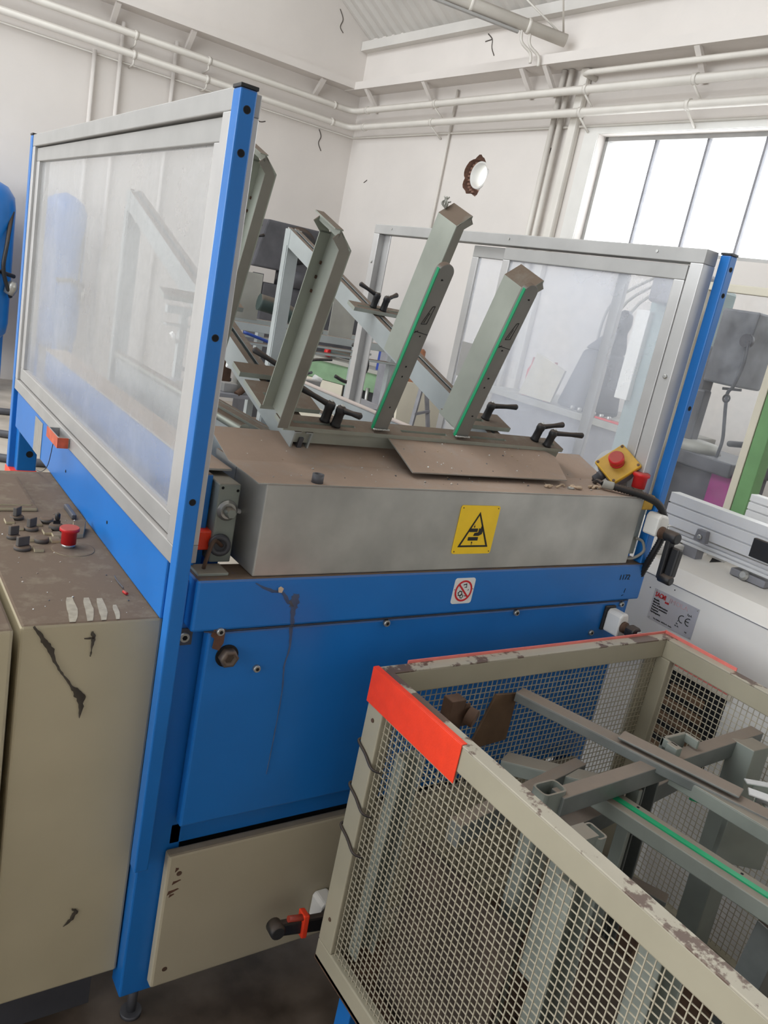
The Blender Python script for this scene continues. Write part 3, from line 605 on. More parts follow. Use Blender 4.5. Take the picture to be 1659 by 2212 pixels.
# -------------------------------------------------------------- tilted magazine (19 degrees)
CT, ST = cos(th), sin(th)
def TT(x, s, n): return (x, 1.5 + s*CT - n*ST, 1.345 + s*ST + n*CT)
TX = lambda dx, ds, dn: V((dx, ds*CT - dn*ST, ds*ST + dn*CT))
def rail(x0, x1):
    rm = MB(tf=TT)
    rm.box(x0, x1, 0.02, 1.54, -0.05, -0.045).box(x0, x0+0.004, 0.02, 1.54, -0.045, 0.012).box(x1-0.004, x1, 0.02, 1.54, -0.045, 0.012)
    rm.box(x0+0.004, x0+0.017, 0.02, 1.54, 0.009, 0.012).box(x1-0.017, x1-0.004, 0.02, 1.54, 0.009, 0.012)
    r_ = rm.build('magazine_rail', RAILB, M)
    MB(tf=TT).box(x0+0.018, x1-0.018, 0.02, 1.54, -0.044, -0.004).build('rail_slot', DGREY, r_)
    y, z = TT(0, 1.52, 0)[1:]
    lm = MB().box(x0-0.002, x1+0.002, y-0.012, y+0.032, 0.99, z+0.012)
    lm.build('portal_leg', RAILB, M, 0.002)
    MB().box(x0-0.004, x0-0.002, y-0.006, y+0.026, 1.0, z-0.05).build('portal_leg_flange', RAILB, M)
rail(0.83, 0.876); rail(1.44, 1.486)
# cross bars with slots
def slotbar(x0, x1, s0, n0, slots, w=0.052, t=0.010, m=GUIDE):
    segs = []
    b_ = MB(tf=TT)
    ys = [(s0, s0+w*0.32), (s0+w*0.52, s0+w)]
    for a, c in ys: b_.box(x0, x1, a, c, n0, n0+t)
    last = x0
    for (a, c) in slots: b_.box(last, a, s0+w*0.32, s0+w*0.52, n0, n0+t); last = c
    b_.box(last, x1, s0+w*0.32, s0+w*0.52, n0, n0+t)
    return b_.build('slotted_cross_bar', m, M)
slotbar(0.80, 1.66, 0.02, 0.014, ((0.83, 0.99), (1.12, 1.26), (1.34, 1.46), (1.60, 1.64)))
MB(tf=TT).box(0.835, 1.655, 0.026, 0.066, -0.018, 0.014).build('cross_bar_body', GUIDE, M)
slotbar(1.36, 1.62, 0.785, 0.016, ((1.38, 1.47), (1.50, 1.60)), 0.05, 0.012)
slotbar(0.70, 0.92, 0.62, 0.016, ((0.74, 0.82),), 0.05, 0.012)
slotbar(0.775, 0.925, 0.10, 0.016, ((0.80, 0.84),), 0.11, 0.010)
slotbar(0.775, 0.90, 0.24, 0.016, (), 0.05, 0.012)
slotbar(1.32, 1.52, 0.10, 0.016, ((1.40, 1.44),), 0.07, 0.012)
# ratchet clamp levers
def lever(x, s, n, ang, L_=0.075):
    base = V(TT(x, s, n)); up = TX(0, 0, 1); d_ = TX(cos(ang), sin(ang), 0.25).normalized()
    lv = MB().lathe(base, up, [(0, .013), (.004, .011), (.03, .0105), (.036, .012), (.046, .011), (.050, .006)], 16).build('clamp_lever', BLACK, M)
    c = base + up*0.040
    MB().tube([c, c + d_*0.02, c + d_*L_*.6, c + d_*L_, c + d_*(L_+0.004)], [.008, .0065, .006, .008, .004], 10).build('lever_arm', BLACK, lv)
    MB().lathe(base + up*0.050, up, [(0, .005), (.003, .004)], 10).build('lever_screw', STEEL, lv)
lever(0.915, 0.055, 0.026, rad(155)); lever(0.935, 0.038, 0.026, rad(-60), 0.05)
lever(0.865, 0.20, 0.026, rad(150), 0.085)
lever(1.445, 0.815, 0.028, rad(150), 0.065); lever(1.475, 0.80, 0.028, rad(25), 0.05)
lever(1.455, 0.14, 0.028, rad(-20), 0.07)
lever(1.575, 0.055, 0.026, rad(-5), 0.07); lever(1.60, 0.028, 0.026, rad(-25), 0.08)
# corner guides: U channels flared outward at the top
GUIDE_DARK = mat('darker_guide_steel', (0.235, 0.225, 0.195), 0.5, 0.2, 0.12, 9, dust=0.9)  # darker tone of the guide steel, for the front flange and its tab
def guide(x, s0, s1, n0, n1, sgn, fl=0.026):
    t = 0.0025; g = MB(tf=TT)
    g.box(x, x+sgn*t, s0, s1, n0, n1)
    g.box(x+sgn*t, x+sgn*fl, s1-t, s1, n0, n1)
    k = 0.034; h = 0.032; l = 0.015
    o = g.build('stack_guide', GUIDE, M)
    f_ = MB(tf=TT)
    f_.hexa([(x, s0, n1), (x+sgn*t, s0, n1), (x+sgn*t, s1, n1), (x, s1, n1), (x+sgn*k, s0, n1+h), (x+sgn*(k+t), s0, n1+h-.002), (x+sgn*(k+t), s1, n1+h-.002), (x+sgn*k, s1, n1+h)])
    f_.box(x+sgn*k, x+sgn*(k+t), s0, s1, n1+h-l, n1+h)
    if sgn < 0: f_.box(x+sgn*(k-.004), x+sgn*(k+.014), s0, s1, n1+h-.001, n1+h+.0015)
    f_.build('flared_top', GUIDE, o)
    nf = MB(tf=TT); nf.box(x+sgn*t, x+sgn*fl, s0, s0+t, n0, n1-0.004)
    nf.build('front_flange', GUIDE_DARK, o)
    for s_, m_ in ((s0, GUIDE_DARK), (s1-t, GUIDE)):
        q = MB(tf=TT); q.hexa([(x+sgn*t, s_, n1-.004), (x+sgn*fl, s_, n1-.004), (x+sgn*fl, s_+t, n1-.004), (x+sgn*t, s_+t, n1-.004), (x+sgn*(k-.002), s_, n1+h-.002), (x+sgn*(k+.012), s_, n1+h-l-.003), (x+sgn*(k+.012), s_+t, n1+h-l-.003), (x+sgn*(k-.002), s_+t, n1+h-.002)])
        q.build('flange_tab', m_, o)
    if sgn < 0:
        for k2 in (.30, .33, .27): MB(tf=TT).box(x-.006, x-.0005, s1-.006, s1-.001, n0+k2, n0+k2+.006).build('tack_weld', RUST, o)
    return o
guide(0.800, 0.000, 0.092, 0.03, 0.425, -1, 0.026); guide(0.775, 0.345, 0.437, 0.03, 0.445, -1, 0.026)
guide(1.300, 0.048, 0.140, 0.03, 0.413, 1); guide(1.262, 0.333, 0.424, 0.06, 0.447, 1)
# stop arms with green liner on one edge
def arm(x, s, L_):
    w2 = 0.020; t = 0.016
    poly = [(-w2, 0), (w2, 0)] + [(w2*cos(a), L_-w2 + w2*sin(a)) for a in [rad(9*k) for k in range(0, 21)]]
    o = MB().prism(poly, TT(x, s, 0.03), (1,0,0), TX(0,0,1), TX(0, t, 0)).build('stop_arm', ARMG, M, 0.0015)
    MB(tf=TT).box(x-w2-0.0025, x-w2, s-0.001, s+t*0.45, 0.03, 0.03+L_-0.012).build('green_liner', GREEN, o)
    for k in (0.06, 0.14, 0.165, 0.24, 0.37):
        if k < L_: MB().cyl(TT(x+random.uniform(-.006, .006), s-0.0006, 0.03+k), TT(x, s+0.002, 0.03+k), 0.002, 8).build('rivet_hole', DARK, o)
    mk = MB()
    for a, c in (((-.010, .268), (.002, .310)), ((.002, .310), (.008, .312)), ((.008, .312), (.004, .270)), ((-.010, .268), (.004, .270)), ((-.004, .272), (.001, .295)), ((-.018, .250), (.018, .246)), ((-.018, .246), (-.010, .252))):
        mk.tube([TT(x+a[0], s-0.0004, 0.03+a[1]), TT(x+c[0], s-0.0004, 0.03+c[1])], 0.0008, 4)
    mk.build('marker_arrow', INK, o)
    wl = MB()
    for i in range(9): c = V(TT(x-0.02+0.005*i, s-0.004, 0.031)); wl.lathe(c, (0,0,1), [(-.002, .002), (0, .0035), (.003, .0025)], 6)
    wl.build('weld_bead', STEEL, o)
    return o
arm(1.052, 0.03, 0.405); arm(1.298, 0.03, 0.405)
# hinged dusty plate at the front of the bar
pl = MB().prism([(1.080, 0), (1.565, 0), (1.60, -0.035), (1.615, -0.055), (1.575, -0.16), (1.075, -0.16)], (0, 1.545, 1.372), (1,0,0), (0, cos(rad(21)), sin(rad(21))), (0, -0.001, 0.003)).build('hinged_plate', GALV, M)
for x in (1.095, 1.315): MB().lathe((x, 1.535, 1.371), (0,-.33,.94), [(0, .013), (.003, .012), (.004, .005)], 16).build('hinge_screw', GUIDE, pl)
MB().tube([(1.12, 1.542, 1.3735), (1.55, 1.542, 1.3735)], 0.0025, 6).build('hinge_slot', DARK, pl)
cr = []
for i in range(60):
    k = random.uniform(.01, .155); cr.append(((random.uniform(1.09, 1.57), 1.545-k*cos(rad(21)), 1.3755-k*sin(rad(21))), random.uniform(.001, .003)))
crumbs(cr, pl)
# conveyor side plates, roller, chain bed
bp = B('conveyor_side_plate', RAILB, M, 1.405, 1.411, 1.62, 2.62, 1.262, 1.322, 0.001)
B('plate_flange', RAILB, bp, 1.365, 1.405, 1.62, 2.62, 1.255, 1.260, 0.001); B('plate_top_edge', mat('pinkish_dusty_edge', (0.52, 0.44, 0.39), .7), bp, 1.403, 1.428, 1.62, 2.62, 1.322, 1.328, 0.001)
for yy in (1.72, 1.95, 2.3, 2.55): MB().lathe((1.405, yy, 1.295), (-1,0,0), [(0, .006), (.004, .006), (.006, .003)], 12).build('screw', STEEL, bp)
bl = MB().box(0.748, 0.756, 1.60, 2.6, 1.19, 1.34).build('conveyor_side_plate', RAILB, M)
MB().tube([(0.752, 1.60, 1.340), (0.752, 2.6, 1.340)], 0.013, 12).build('rounded_edge', GUIDE, bl)
MB().cyl((0.742, 1.86, 1.335), (0.748, 1.86, 1.335), .016, 16).cyl((0.738, 1.86, 1.335), (0.742, 1.86, 1.335), .007, 10).build('roller_end', RUST, bl)
for yy, zz in ((1.66, 1.30), (1.70, 1.29), (1.76, 1.31)): MB().lathe((0.748, yy, zz), (-1,0,0), [(0, .005), (.004, .005)], 8).build('screw', DGREY, bl)
cb = B('chain_bed', GUIDE, M, 0.80, 0.86, 1.6, 2.7, 1.24, 1.262, 0.002)
chm = MB()
for i in range(60):
    y = 1.62 + i*0.018; chm.box(0.812, 0.848, y, y+0.011, 1.262, 1.272)
chm.build('drive_chain', RUST, cb)['kind'] = 'stuff'
B('chain_guard', GUIDE, M, 0.786, 0.789, 1.65, 2.7, 1.25, 1.30, 0.001)
B('conveyor_bed', RAILB, M, 0.9, 1.36, 1.66, 2.6, 1.10, 1.12, 0.001)
B('pivot_bar', GUIDE, M, 0.93, 0.96, 1.56, 2.55, 1.27, 1.285, 0.002); B('pivot_bar', GUIDE, M, 1.0, 1.012, 1.58, 2.55, 1.262, 1.27, 0.001)
B('drive_box', mat('deep_blue_cover', (0.008, 0.04, 0.28), 0.45), M, 0.95, 1.25, 1.75, 2.15, 1.125, 1.225, 0.01)
# frayed cord tied on the rear guide
c = V(TT(1.262+.012, .418, .462))
for i in range(7): MB().tube(spline([c, c+V((random.uniform(-.012,.012), random.uniform(-.01,.01), .012)), c+V((random.uniform(-.014,.014), random.uniform(-.012,.012), random.uniform(.018,.03)))], 4), 0.002, 5).build('frayed_cord', PLYG, M)
# -------------------------------------------------------------- switches and cranks on the right end
sw = B('switch_plate', BLACK, M, 1.775, 1.815, YF-0.002, YF+0.006, 0.912, 0.984, 0.002)
MB().prism([(0, 0), (.036, 0), (.036, .05), (.030, .066), (.006, .066), (0, .055)], (1.780, YF-0.002, 0.914), (1,0,0), (0,0,1), (0, -0.05, 0)).build('switch_body', WHITEM, sw, 0.005)
MB().lathe((1.799, YF-0.052, 0.944), (0,-1,0), [(0, .016), (.008, .016), (.008, .011), (.02, .011)], 18).build('switch_collar', RUST, sw)
kn = MB().prism([(-.018, -.014), (.018, -.014), (.018, .010), (.010, .016), (-.010, .016), (-.018, .010)], (1.799, YF-0.07, 0.944), (1,0,0), (0,0,1), (0, -0.03, 0)).build('switch_knob', BLACK, sw, 0.005)
B('tape_flag', WSIGN, sw, 1.799, 1.815, YF-0.1015, YF-0.0995, 0.937, 0.951, 0.002)
# bracket plate + box + crank
br = B('end_bracket', GUIDE, M, 1.818, 1.852, 1.338, 1.344, 1.13, 1.285, 0.002)
MB().prism([(0, 0), (.048, 0), (.048, .042), (.040, .058), (.008, .062), (0, .05)], (1.822, YF-0.005, 1.205), (1,0,0), (0,0,1), (0, -0.045, 0)).build('valve_body', WHITEM, br, 0.006)
MB().lathe((1.844, YF-0.05, 1.219), (0,-1,0), [(0, .017), (.006, .017), (.006, .012), (.018, .012)], 18).build('valve_collar', RUST, br)
ck = MB().lathe((1.844, YF-0.066, 1.219), (0,-1,0), [(0, .013), (.004, .0165), (.036, .0165), (.04, .014)], 20).build('crank_handle', BLACK, M)
MB().hexa([(1.834, YF-0.094, 1.100), (1.856, YF-0.094, 1.100), (1.856, YF-0.078, 1.100), (1.834, YF-0.078, 1.100), (1.831, YF-0.094, 1.219), (1.858, YF-0.094, 1.219), (1.858, YF-0.078, 1.219), (1.831, YF-0.078, 1.219)]).build('crank_arm', BLACK, ck, 0.004)
MB().lathe((1.845, YF-0.086, 1.106), (0,-1,0), [(0, .0135), (.034, .0135), (.037, .010)], 16).build('grip_pivot', BLACK, ck)
MB().prism([(-.009, 0), (.013, 0), (.016, .078), (-.006, .082)], (1.850, YF-0.094, 1.114), (1,0,0), (0,0,1), (0, -0.026, 0)).build('folding_grip', BLACK, ck, 0.005)
MB().tube(spline([(1.82, 1.336, 1.118), (1.845, 1.328, 1.122), (1.868, 1.32, 1.145), (1.858, 1.326, 1.172), (1.835, 1.335, 1.178)], 6), 0.004, 8).build('grey_cable', CABLEG, M)
# second crank low down by the basket, with red tape
k2 = MB().prism([(0, 0), (.045, 0), (.045, .06), (.038, .07), (.006, .07), (0, .06)], (0.985, YF+0.007, 0.20), (1,0,0), (0,0,1), (0, -0.05, 0)).build('lower_valve_body', WHITEM, kp, 0.005)
c2 = MB().lathe((1.002, YF-0.04, 0.245), (0,-1,0), [(0, .016), (.04, .016), (.043, .012)], 18).build('lower_crank', BLACK, M)
MB().hexa([(0.846, YF-0.078, 0.254), (1.002, YF-0.078, 0.222), (1.002, YF-0.060, 0.222), (0.846, YF-0.060, 0.254), (0.846, YF-0.078, 0.290), (1.002, YF-0.078, 0.268), (1.002, YF-0.060, 0.268), (0.846, YF-0.060, 0.290)]).build('crank_arm', BLACK, c2, 0.006)
MB().lathe((0.848, YF-0.056, 0.272), (-.1,-1,.15), [(0, .018), (.030, .018), (.034, .013)], 16).build('grip_pivot', BLACK, c2)
MB().tube([(0.872, YF-0.076, 0.297), (0.90, YF-0.077, 0.292), (0.925, YF-0.077, 0.287)], 0.0075, 12).build('folding_grip', mat('worn_red_grip', (0.30, 0.035, 0.018), 0.5, 0, 0.3, 30), c2)
MB().hexa([(0.912, YF-0.085, 0.234), (0.927, YF-0.085, 0.231), (0.927, YF-0.057, 0.231), (0.912, YF-0.057, 0.234), (0.908, YF-0.086, 0.300), (0.924, YF-0.086, 0.297), (0.924, YF-0.057, 0.297), (0.908, YF-0.057, 0.300)]).build('tape_band', REDT, c2, 0.003)
# red mushroom button on its yellow base
eb = B('button_base', YEL, M, 1.815, 1.862, 1.326, 1.346, 1.262, 1.303, 0.004)
MB().lathe((1.806, 1.350, 1.304), (0,0,1), [(0, .014), (.012, .014), (.012, .017), (.016, .017)], 18).build('button_collar', STEEL, eb)
MB().lathe((1.806, 1.350, 1.318), (0,0,1), [(0, .018), (.030, .019), (.033, .0235), (.041, .0235), (.043, .020)], 24).build('mushroom_button', REDP, eb)
# corrugated cable running over the cover end to the crank side
cpts = spline([(1.690, 1.375, 1.318), (1.735, 1.338, 1.3145), (1.790, 1.308, 1.306), (1.840, 1.293, 1.287), (1.872, 1.285, 1.245), (1.880, 1.285, 1.195), (1.880, 1.298, 1.14), (1.893, 1.325, 1.07)], 16)
MB().tube(cpts, [0.0105 if i % 2 else 0.0085 for i in range(len(cpts))], 12).build('corrugated_cable', BLACK, M)
MB().tube(cpts[:10], 0.0115, 12).build('cable_ferrule', CABLEG, M)
# emergency stop box lying tilted on the cover end
ES = thing('emergency_stop_box', 'yellow pushbutton box with red mushroom button lying tilted on the cover end', 'stop button', (1.775, 1.445, 1.31))
q = V((1.768, 1.406, 1.369)); nz_ = V((-0.7483, -0.3332, 0.5736)).normalized(); ex_ = V((0.060, -0.030, 0.064)); ex_ = (ex_ - nz_*ex_.dot(nz_)).normalized(); ey_ = nz_.cross(ex_)
rot = 0.0; ea = ex_*cos(rot) + ey_*sin(rot); eb_ = -ex_*sin(rot) + ey_*cos(rot)
def es(a, b2, c): return q + ea*a + eb_*b2 + nz_*c
mm = MB(tf=es); mm.box(-.043, .043, -.041, .041, -.045, -.014); mm.build('enclosure', MGREY, ES, 0.004)
mm = MB(tf=es); mm.box(-.046, .046, -.044, .044, -.014, 0); mm.build('lid', YEL, ES, 0.004)
MB().lathe(es(0, 0.004, 0), nz_, [(0, .020), (.006, .020), (.006, .0165), (.010, .0165), (.014, .021), (.026, .021), (.030, .017)], 24).build('mushroom_button', REDP, ES)
for a in (-.039, .039):
    for b2 in (-.037, .037): MB().lathe(es(a, b2, 0), nz_, [(0, .004), (.0015, .004)], 10).build('screw', RUST, ES)
MB().lathe(es(-.043, .012, -.03), -ea, [(0, .014), (.012, .014), (.012, .012), (.028, .012), (.03, .008)], 14).build('cable_gland', DGREY, ES)
MB().tube(spline([es(-.072, .012, -.03), es(-.08, .006, -.036), (1.700, 1.402, 1.318), (1.690, 1.375, 1.318)], 6), 0.0055, 8).build('cable', BLACK, ES)

# ================================================================== LEFT CONTROL CABINETS
CB = thing('control_cabinet', 'cream control cabinet with dusty brown top, knobs and a red stop button', 'cabinet', (0.41, 1.9, 0))
body = MB().box(0.284, 0.543, 1.389, 2.40, 0.14, 1.0).build('body', CREAM, CB, 0.006)
MB().box(0.30, 0.51, 1.45, 2.35, 0.0, 0.14).build('plinth', DGREY, CB)
# recessed display window on the top
dw = B('display_bezel', CREAM, CB, 0.295, 0.432, 2.03, 2.31, 1.0, 1.010, 0.003)
MB().box(0.30, 0.42, 2.045, 2.295, 1.010, 1.014).build('display_cover', CREAM, dw)
def rotknob(x, y, sc=1.0, ang=0.5):
    k = MB().lathe((x, y, 1.0), (0,0,1), [(0, .0155*sc), (.007, .0155*sc), (.009, .013*sc)], 20).build('rotary_knob', KNOB, CB)
    e1 = V((cos(ang), sin(ang), 0)); e2 = V((-sin(ang), cos(ang), 0)); c = V((x, y, 1.009))
    MB().prism([(-.012*sc, -.005), (.012*sc, -.005), (.012*sc, .005), (-.012*sc, .005)], c, e1, e2, (0, 0, 0.022)).build('grip', KNOB, k, 0.002)
rotknob(0.375, 1.975, 1.0, 0.9); rotknob(0.393, 1.895, 1.0, 0.7); rotknob(0.352, 1.77, 1.15, 0.4); rotknob(0.345, 1.84, 0.9, 0.4)
for x, y in ((0.400, 1.815), (0.437, 1.95)):
    MB().lathe((x, y, 1.0), (0,0,1), [(0, .016), (.010, .016), (.012, .012), (.011, .008)], 20).build('push_button', KNOB, CB)
ks = MB().lathe((0.447, 1.895, 1.0), (0,0,1), [(0, .016), (.012, .016), (.016, .013)], 20).build('key_switch', KNOB, CB)
MB().box(0.440, 0.456, 1.893, 1.897, 1.016, 1.024).lathe((0.449, 1.895, 1.024), (0,0,1), [(0, .004), (.004, .006), (.016, .006), (.02, .003)], 10).build('key', BLACK, ks)
es_ = MB().lathe((0.450, 1.780, 1.0), (0,0,1), [(0, .015), (.010, .015)], 24).build('stop_button_collar', STEEL, CB)
MB().lathe((0.450, 1.780, 1.009), (0,0,1), [(0, .0165), (.028, .0165), (.031, .0215), (.037, .0215), (.039, .020)], 28).build('stop_button', REDP, es_)
MB().lathe((0.458, 1.765, 1.0), (0,0,1), [(0, .046), (.0012, .046), (.0014, .044)], 40).build('stop_button_disc', CREAM, CB)
for (x, y) in ((0.366, 1.905), (0.412, 1.935), (0.424, 1.875), (0.47, 1.93), (0.475, 1.88), (0.384, 1.83), (0.43, 1.82), (0.383, 1.765), (0.354, 1.95), (0.44, 1.855)):
    MB().box(x-.010, x+.010, y-.016, y+.012, 1.0, 1.007).build('legend_plate', CREAM, CB, 0.001)
lp = MB().hexa([(0.475, 1.835, 1.0), (0.497, 1.84, 1.0), (0.518, 1.905, 1.0), (0.485, 1.895, 1.0), (0.475, 1.835, 1.010), (0.497, 1.84, 1.010), (0.518, 1.905, 1.022), (0.485, 1.895, 1.022)]).build('loose_plate', CREAM, CB, 0.001)
B('small_block', DGREY, CB, 0.500, 0.512, 1.97, 2.06, 1.0, 1.013, 0.003)
# finger marks wiped in the dust near the front edge
WIPE = mat('wiped_cream', (0.31, 0.27, 0.205), 0.6, 0, 0.2, 60)
for (x, w_, L_) in ((0.374, .014, .110), (0.405, .012, .105), (0.430, .012, .100), (0.456, .008, .065)):
    P = [(x + w_*.16*sin(k*0.8) + .19*L_*k/6, 1.393 + L_*k/6) for k in range(7)]
    vs = []
    for k, (a, b2) in enumerate(P):
        ww = w_*0.8*(0.45+0.55*sin(pi*(k+0.7)/7.4)); vs += [(a-ww*random.uniform(.85, 1.0), b2, 1.0006), (a+ww*random.uniform(.65, .8), b2, 1.0006), (a, b2, 1.0002)]
    MB()._a(vs, [(3*k, 3*k+1, 3*k+4, 3*k+3) for k in range(6)]).build('finger_mark', WIPE, CB)
MB().tube([(0.500, 1.515, 1.003), (0.503, 1.50, 1.004)], 0.003, 8).build('wire_connector', REDP, CB)
MB().tube(spline([(0.505, 1.60, 1.002), (0.502, 1.57, 1.004), (0.504, 1.53, 1.004)], 4), .0012, 5).build('loose_wire', DGREY, CB)
crumbs([((random.uniform(.30, .52), random.uniform(1.40, 2.05), 1.0005), random.uniform(.0008, .0024)) for i in range(60)], CB)
ragged([(0.305, 1.0), (0.322, 0.975), (0.335, 0.955), (0.350, 0.92), (0.365, 0.895), (0.382, 0.87), (0.398, 0.85), (0.402, 0.83), (0.402, 0.80)], [.002, .005, .008, .003, .002, .003, .011, .007, .0008], 1.3865, CB)
ragged([(0.408, 0.982), (0.412, 0.968), (0.411, 0.945), (0.410, 0.93)], [.002, .005, .0015, .002], 1.3865, CB); ragged([(0.395, 0.968), (0.413, 0.968)], [.0015, .003], 1.3865, CB)
ragged([(0.428, 0.345), (0.437, 0.335), (0.428, 0.315), (0.415, 0.305)], [.001, .006, .005, .0005], 1.3865, CB)
C2 = thing('control_cabinet', 'cream cabinet at the left picture edge beyond a dark gap', 'cabinet', (0.1, 1.9, 0))
MB().box(-0.06, 0.272, 1.38, 2.40, 0.14, 0.998).build('body', CREAM, C2, 0.006)
MB().box(-0.04, 0.25, 1.45, 2.35, 0.0, 0.14).build('plinth', DGREY, C2)

# ================================================================== MESH BASKET
BX0, BX1, BY0, BY1, BZ0, BZ1 = 0.935, 1.90, -0.02, 1.20, 0.206, 0.948
BS = thing('mesh_basket', 'cream wire mesh basket full of scrap steel with worn rim', 'basket', ((BX0+BX1)/2, (BY0+BY1)/2, 0))
FW = 0.055; FT = 0.028
for (x0, x1, y0, y1) in ((BX0, BX0+FT, BY0, BY1), (BX1-FT, BX1, BY0, BY1), (BX0+FT, BX1-FT, BY1-FT, BY1), (BX0+FT, BX1-FT, BY0, BY0+FT)):
    B('top_rim', BCREAM, BS, x0, x1, y0, y1, BZ1-FW, BZ1-0.003, 0.003)
    B('bottom_rail', BCREAM, BS, x0, x1, y0, y1, BZ0, BZ0+FW, 0.003)
    m_ = MB().box(x0-0.001, x1+0.001, y0-0.001, y1+0.001, BZ1-0.004, BZ1).build('rim_cap', BRIM, BS, 0.001)
for (x0, x1) in ((BX0, BX0+FT), (BX1-FT, BX1)):
    for (y0, y1) in ((BY1-FW, BY1), (BY0, BY0+FW)):
        cp = B('corner_post', BCREAM, BS, x0, x1, y0, y1, BZ0+FW, BZ1-FW, 0.003)
        fy = (y0+y1)/2; fx = (x0+x1)/2
        MB().box(fx+(.02 if fx < 1.4 else -.07), fx+(.07 if fx < 1.4 else -.02), fy+(-.10 if fy > .5 else .05), fy+(-.05 if fy > .5 else .10), 0, BZ0-0.002).build('basket_foot', BLUE, BS, 0.003)
for (x0, x1) in ((BX0+FT, BX0+FT+0.045), (BX1-FT-0.045, BX1-FT)): B('corner_post', BCREAM, BS, x0, x1, BY1-0.012, BY1-0.004, BZ0+FW, BZ1-FW, 0.002)
for (z) in (0.84, 0.335): MB().lathe((BX0, BY1-0.028, z), (-1,0,0), [(0, .005), (.002, .004)], 12).build('rivet', RUST, BS)
# wire mesh panels
def mesh_panel(axis, c, a0, a1, z0, z1, p=0.015, r=0.0009):
    mm = MB(); n = int(round((a1-a0)/p)); k = int(round((z1-z0)/p))
    for i in range(n+1):
        a = a0 + (a1-a0)*i/n
        if axis == 'x': mm.box(c-r, c+r, a-r, a+r, z0, z1)
        else: mm.box(a-r, a+r, c-r, c+r, z0, z1)
    for j in range(k+1):
        z = z0 + (z1-z0)*j/k; o_ = 2*r*0.9
        if axis == 'x': mm.box(c-r+o_, c+r+o_, a0, a1, z-r*.85, z+r*.85)
        else: mm.box(a0, a1, c-r-o_, c+r-o_, z-r*.85, z+r*.85)
    o = mm.build('wire_mesh', WIRE, BS); o['kind'] = 'stuff'
    return o
mesh_panel('x', BX0+0.010, BY0+0.03, BY1-0.03, BZ0+0.03, BZ1-0.03)
mesh_panel('x', BX1-0.012, BY0+0.03, BY1-0.03, BZ0+0.03, BZ1-0.03)
mesh_panel('y', BY1-0.014, BX0+0.02, BX1-0.02, BZ0+0.03, BZ1-0.03)
mesh_panel('y', BY0+0.014, BX0+0.02, BX1-0.02, BZ0+0.03, BZ1-0.03)
B('floor_plate', RUST, BS, BX0, BX1, BY0, BY1, BZ0-0.002, BZ0+0.012, 0.001)
# tape
tp_ = MB().box(BX0-0.0035, BX0-0.001, 0.905, BY1+0.003, BZ1-0.078, BZ1+0.0015).box(BX0-0.001, BX0+0.010, 0.905, BY1+0.003, BZ1+0.0005, BZ1+0.002).build('red_tape_strip', REDT, BS, 0.001)
MB().box(1.02, BX1+0.004, BY1+0.001, BY1+0.004, BZ1-0.03, BZ1+0.006).build('red_tape_strip', PINKT, BS)
MB().box(BX1+0.001, BX1+0.004, 0.98, BY1+0.004, BZ1-0.07, BZ1+0.008).build('red_tape_strip', PINKT, BS)
for z, dz in ((0.775, -.03), (0.668, -.03), (0.565, -.028)):
    MB().tube(spline([(BX0+0.01, BY1+0.003, z+.003), (BX0-0.003, BY1+0.001, z), (BX0-0.003, BY1-0.03, z+dz*.4), (BX0-0.004, BY1-0.062, z+dz*.9), (BX0+0.012, BY1-0.075, z+dz*1.1)], 5), 0.003, 8).build('cable_tie', BLACK, BS)
# ---- scrap inside the basket
def item(name, label, cat, bld, m, bevel=0.002, group='scrap steel in the basket'):
    o = bld.build(name, m, None, bevel); tag(o, label, cat, group); return o
def channel(p0, p1, w_, h_, t=0.004, up=(0,0,1), flip=1):
    p0, p1 = V(p0), V(p1); a = (p1-p0).normalized(); n = a.cross(V(up)).normalized(); u = n.cross(a).normalized()
    mm = MB(); mm.bar(p0+u*h_/2, p1+u*h_/2, w_, t, up); 
    for s_ in (-1, 1): mm.bar(p0+n*s_*(w_/2-t/2), p1+n*s_*(w_/2-t/2), t, h_, up)
    return mm
item('steel_channel', 'long dusty steel channel reaching up to the far basket panel', 'channel', channel((1.335, 1.16, 0.855), (1.545, 0.60, 0.845), 0.040, 0.022), SCRAP)
item('steel_plate', 'narrow dusty flat bar screwed on top of the long channel', 'flat bar', MB().bar((1.425, 0.93, 0.874), (1.515, 0.69, 0.870), 0.042, 0.006), SCRAP)
item('steel_channel', 'galvanised channel under the flat bar running towards the camera', 'channel', channel((1.475, 0.815, 0.838), (1.565, 0.30, 0.835), 0.042, 0.03), SCRAPG)
item('square_tube', 'dusty square cross tube with rust stain lying across the basket', 'tube', MB().bar((1.150, 0.842, 0.825), (1.90-0.035, 0.865, 0.835), 0.034, 0.042), SCRAP)
tb = thing('tube_post', 'rounded galvanised tube end standing at the left end of the cross tube', 'tube', (1.135, 0.845, 0.22), 'scrap steel in the basket')
o_, i_ = rrect(.062, .040, .012), rrect(.054, .032, .009)
mm = MB(); a_ = [V((1.135+p[0], 0.852+p[1], 0.855)) for p in o_]; b_ = [V((1.135+p[0], 0.852+p[1], 0.855)) for p in i_]; n = len(a_)
dn = V((0,0,-0.63)); mm._a(a_+b_+[p+dn for p in a_]+[p+dn*0.2 for p in b_], [(i, (i+1) % n, n+(i+1) % n, n+i) for i in range(n)] + [(i, (i+1) % n, 2*n+(i+1) % n, 2*n+i) for i in range(n)] + [(n+i, n+(i+1) % n, 3*n+(i+1) % n, 3*n+i) for i in range(n)])
mm.build('tube_wall', SCRAPG, tb)
bt = thing('bracket_box', 'grey green bracket box with rounded ends nearest the basket rim', 'bracket', (1.10, 0.735, 0.5), 'scrap steel in the basket')
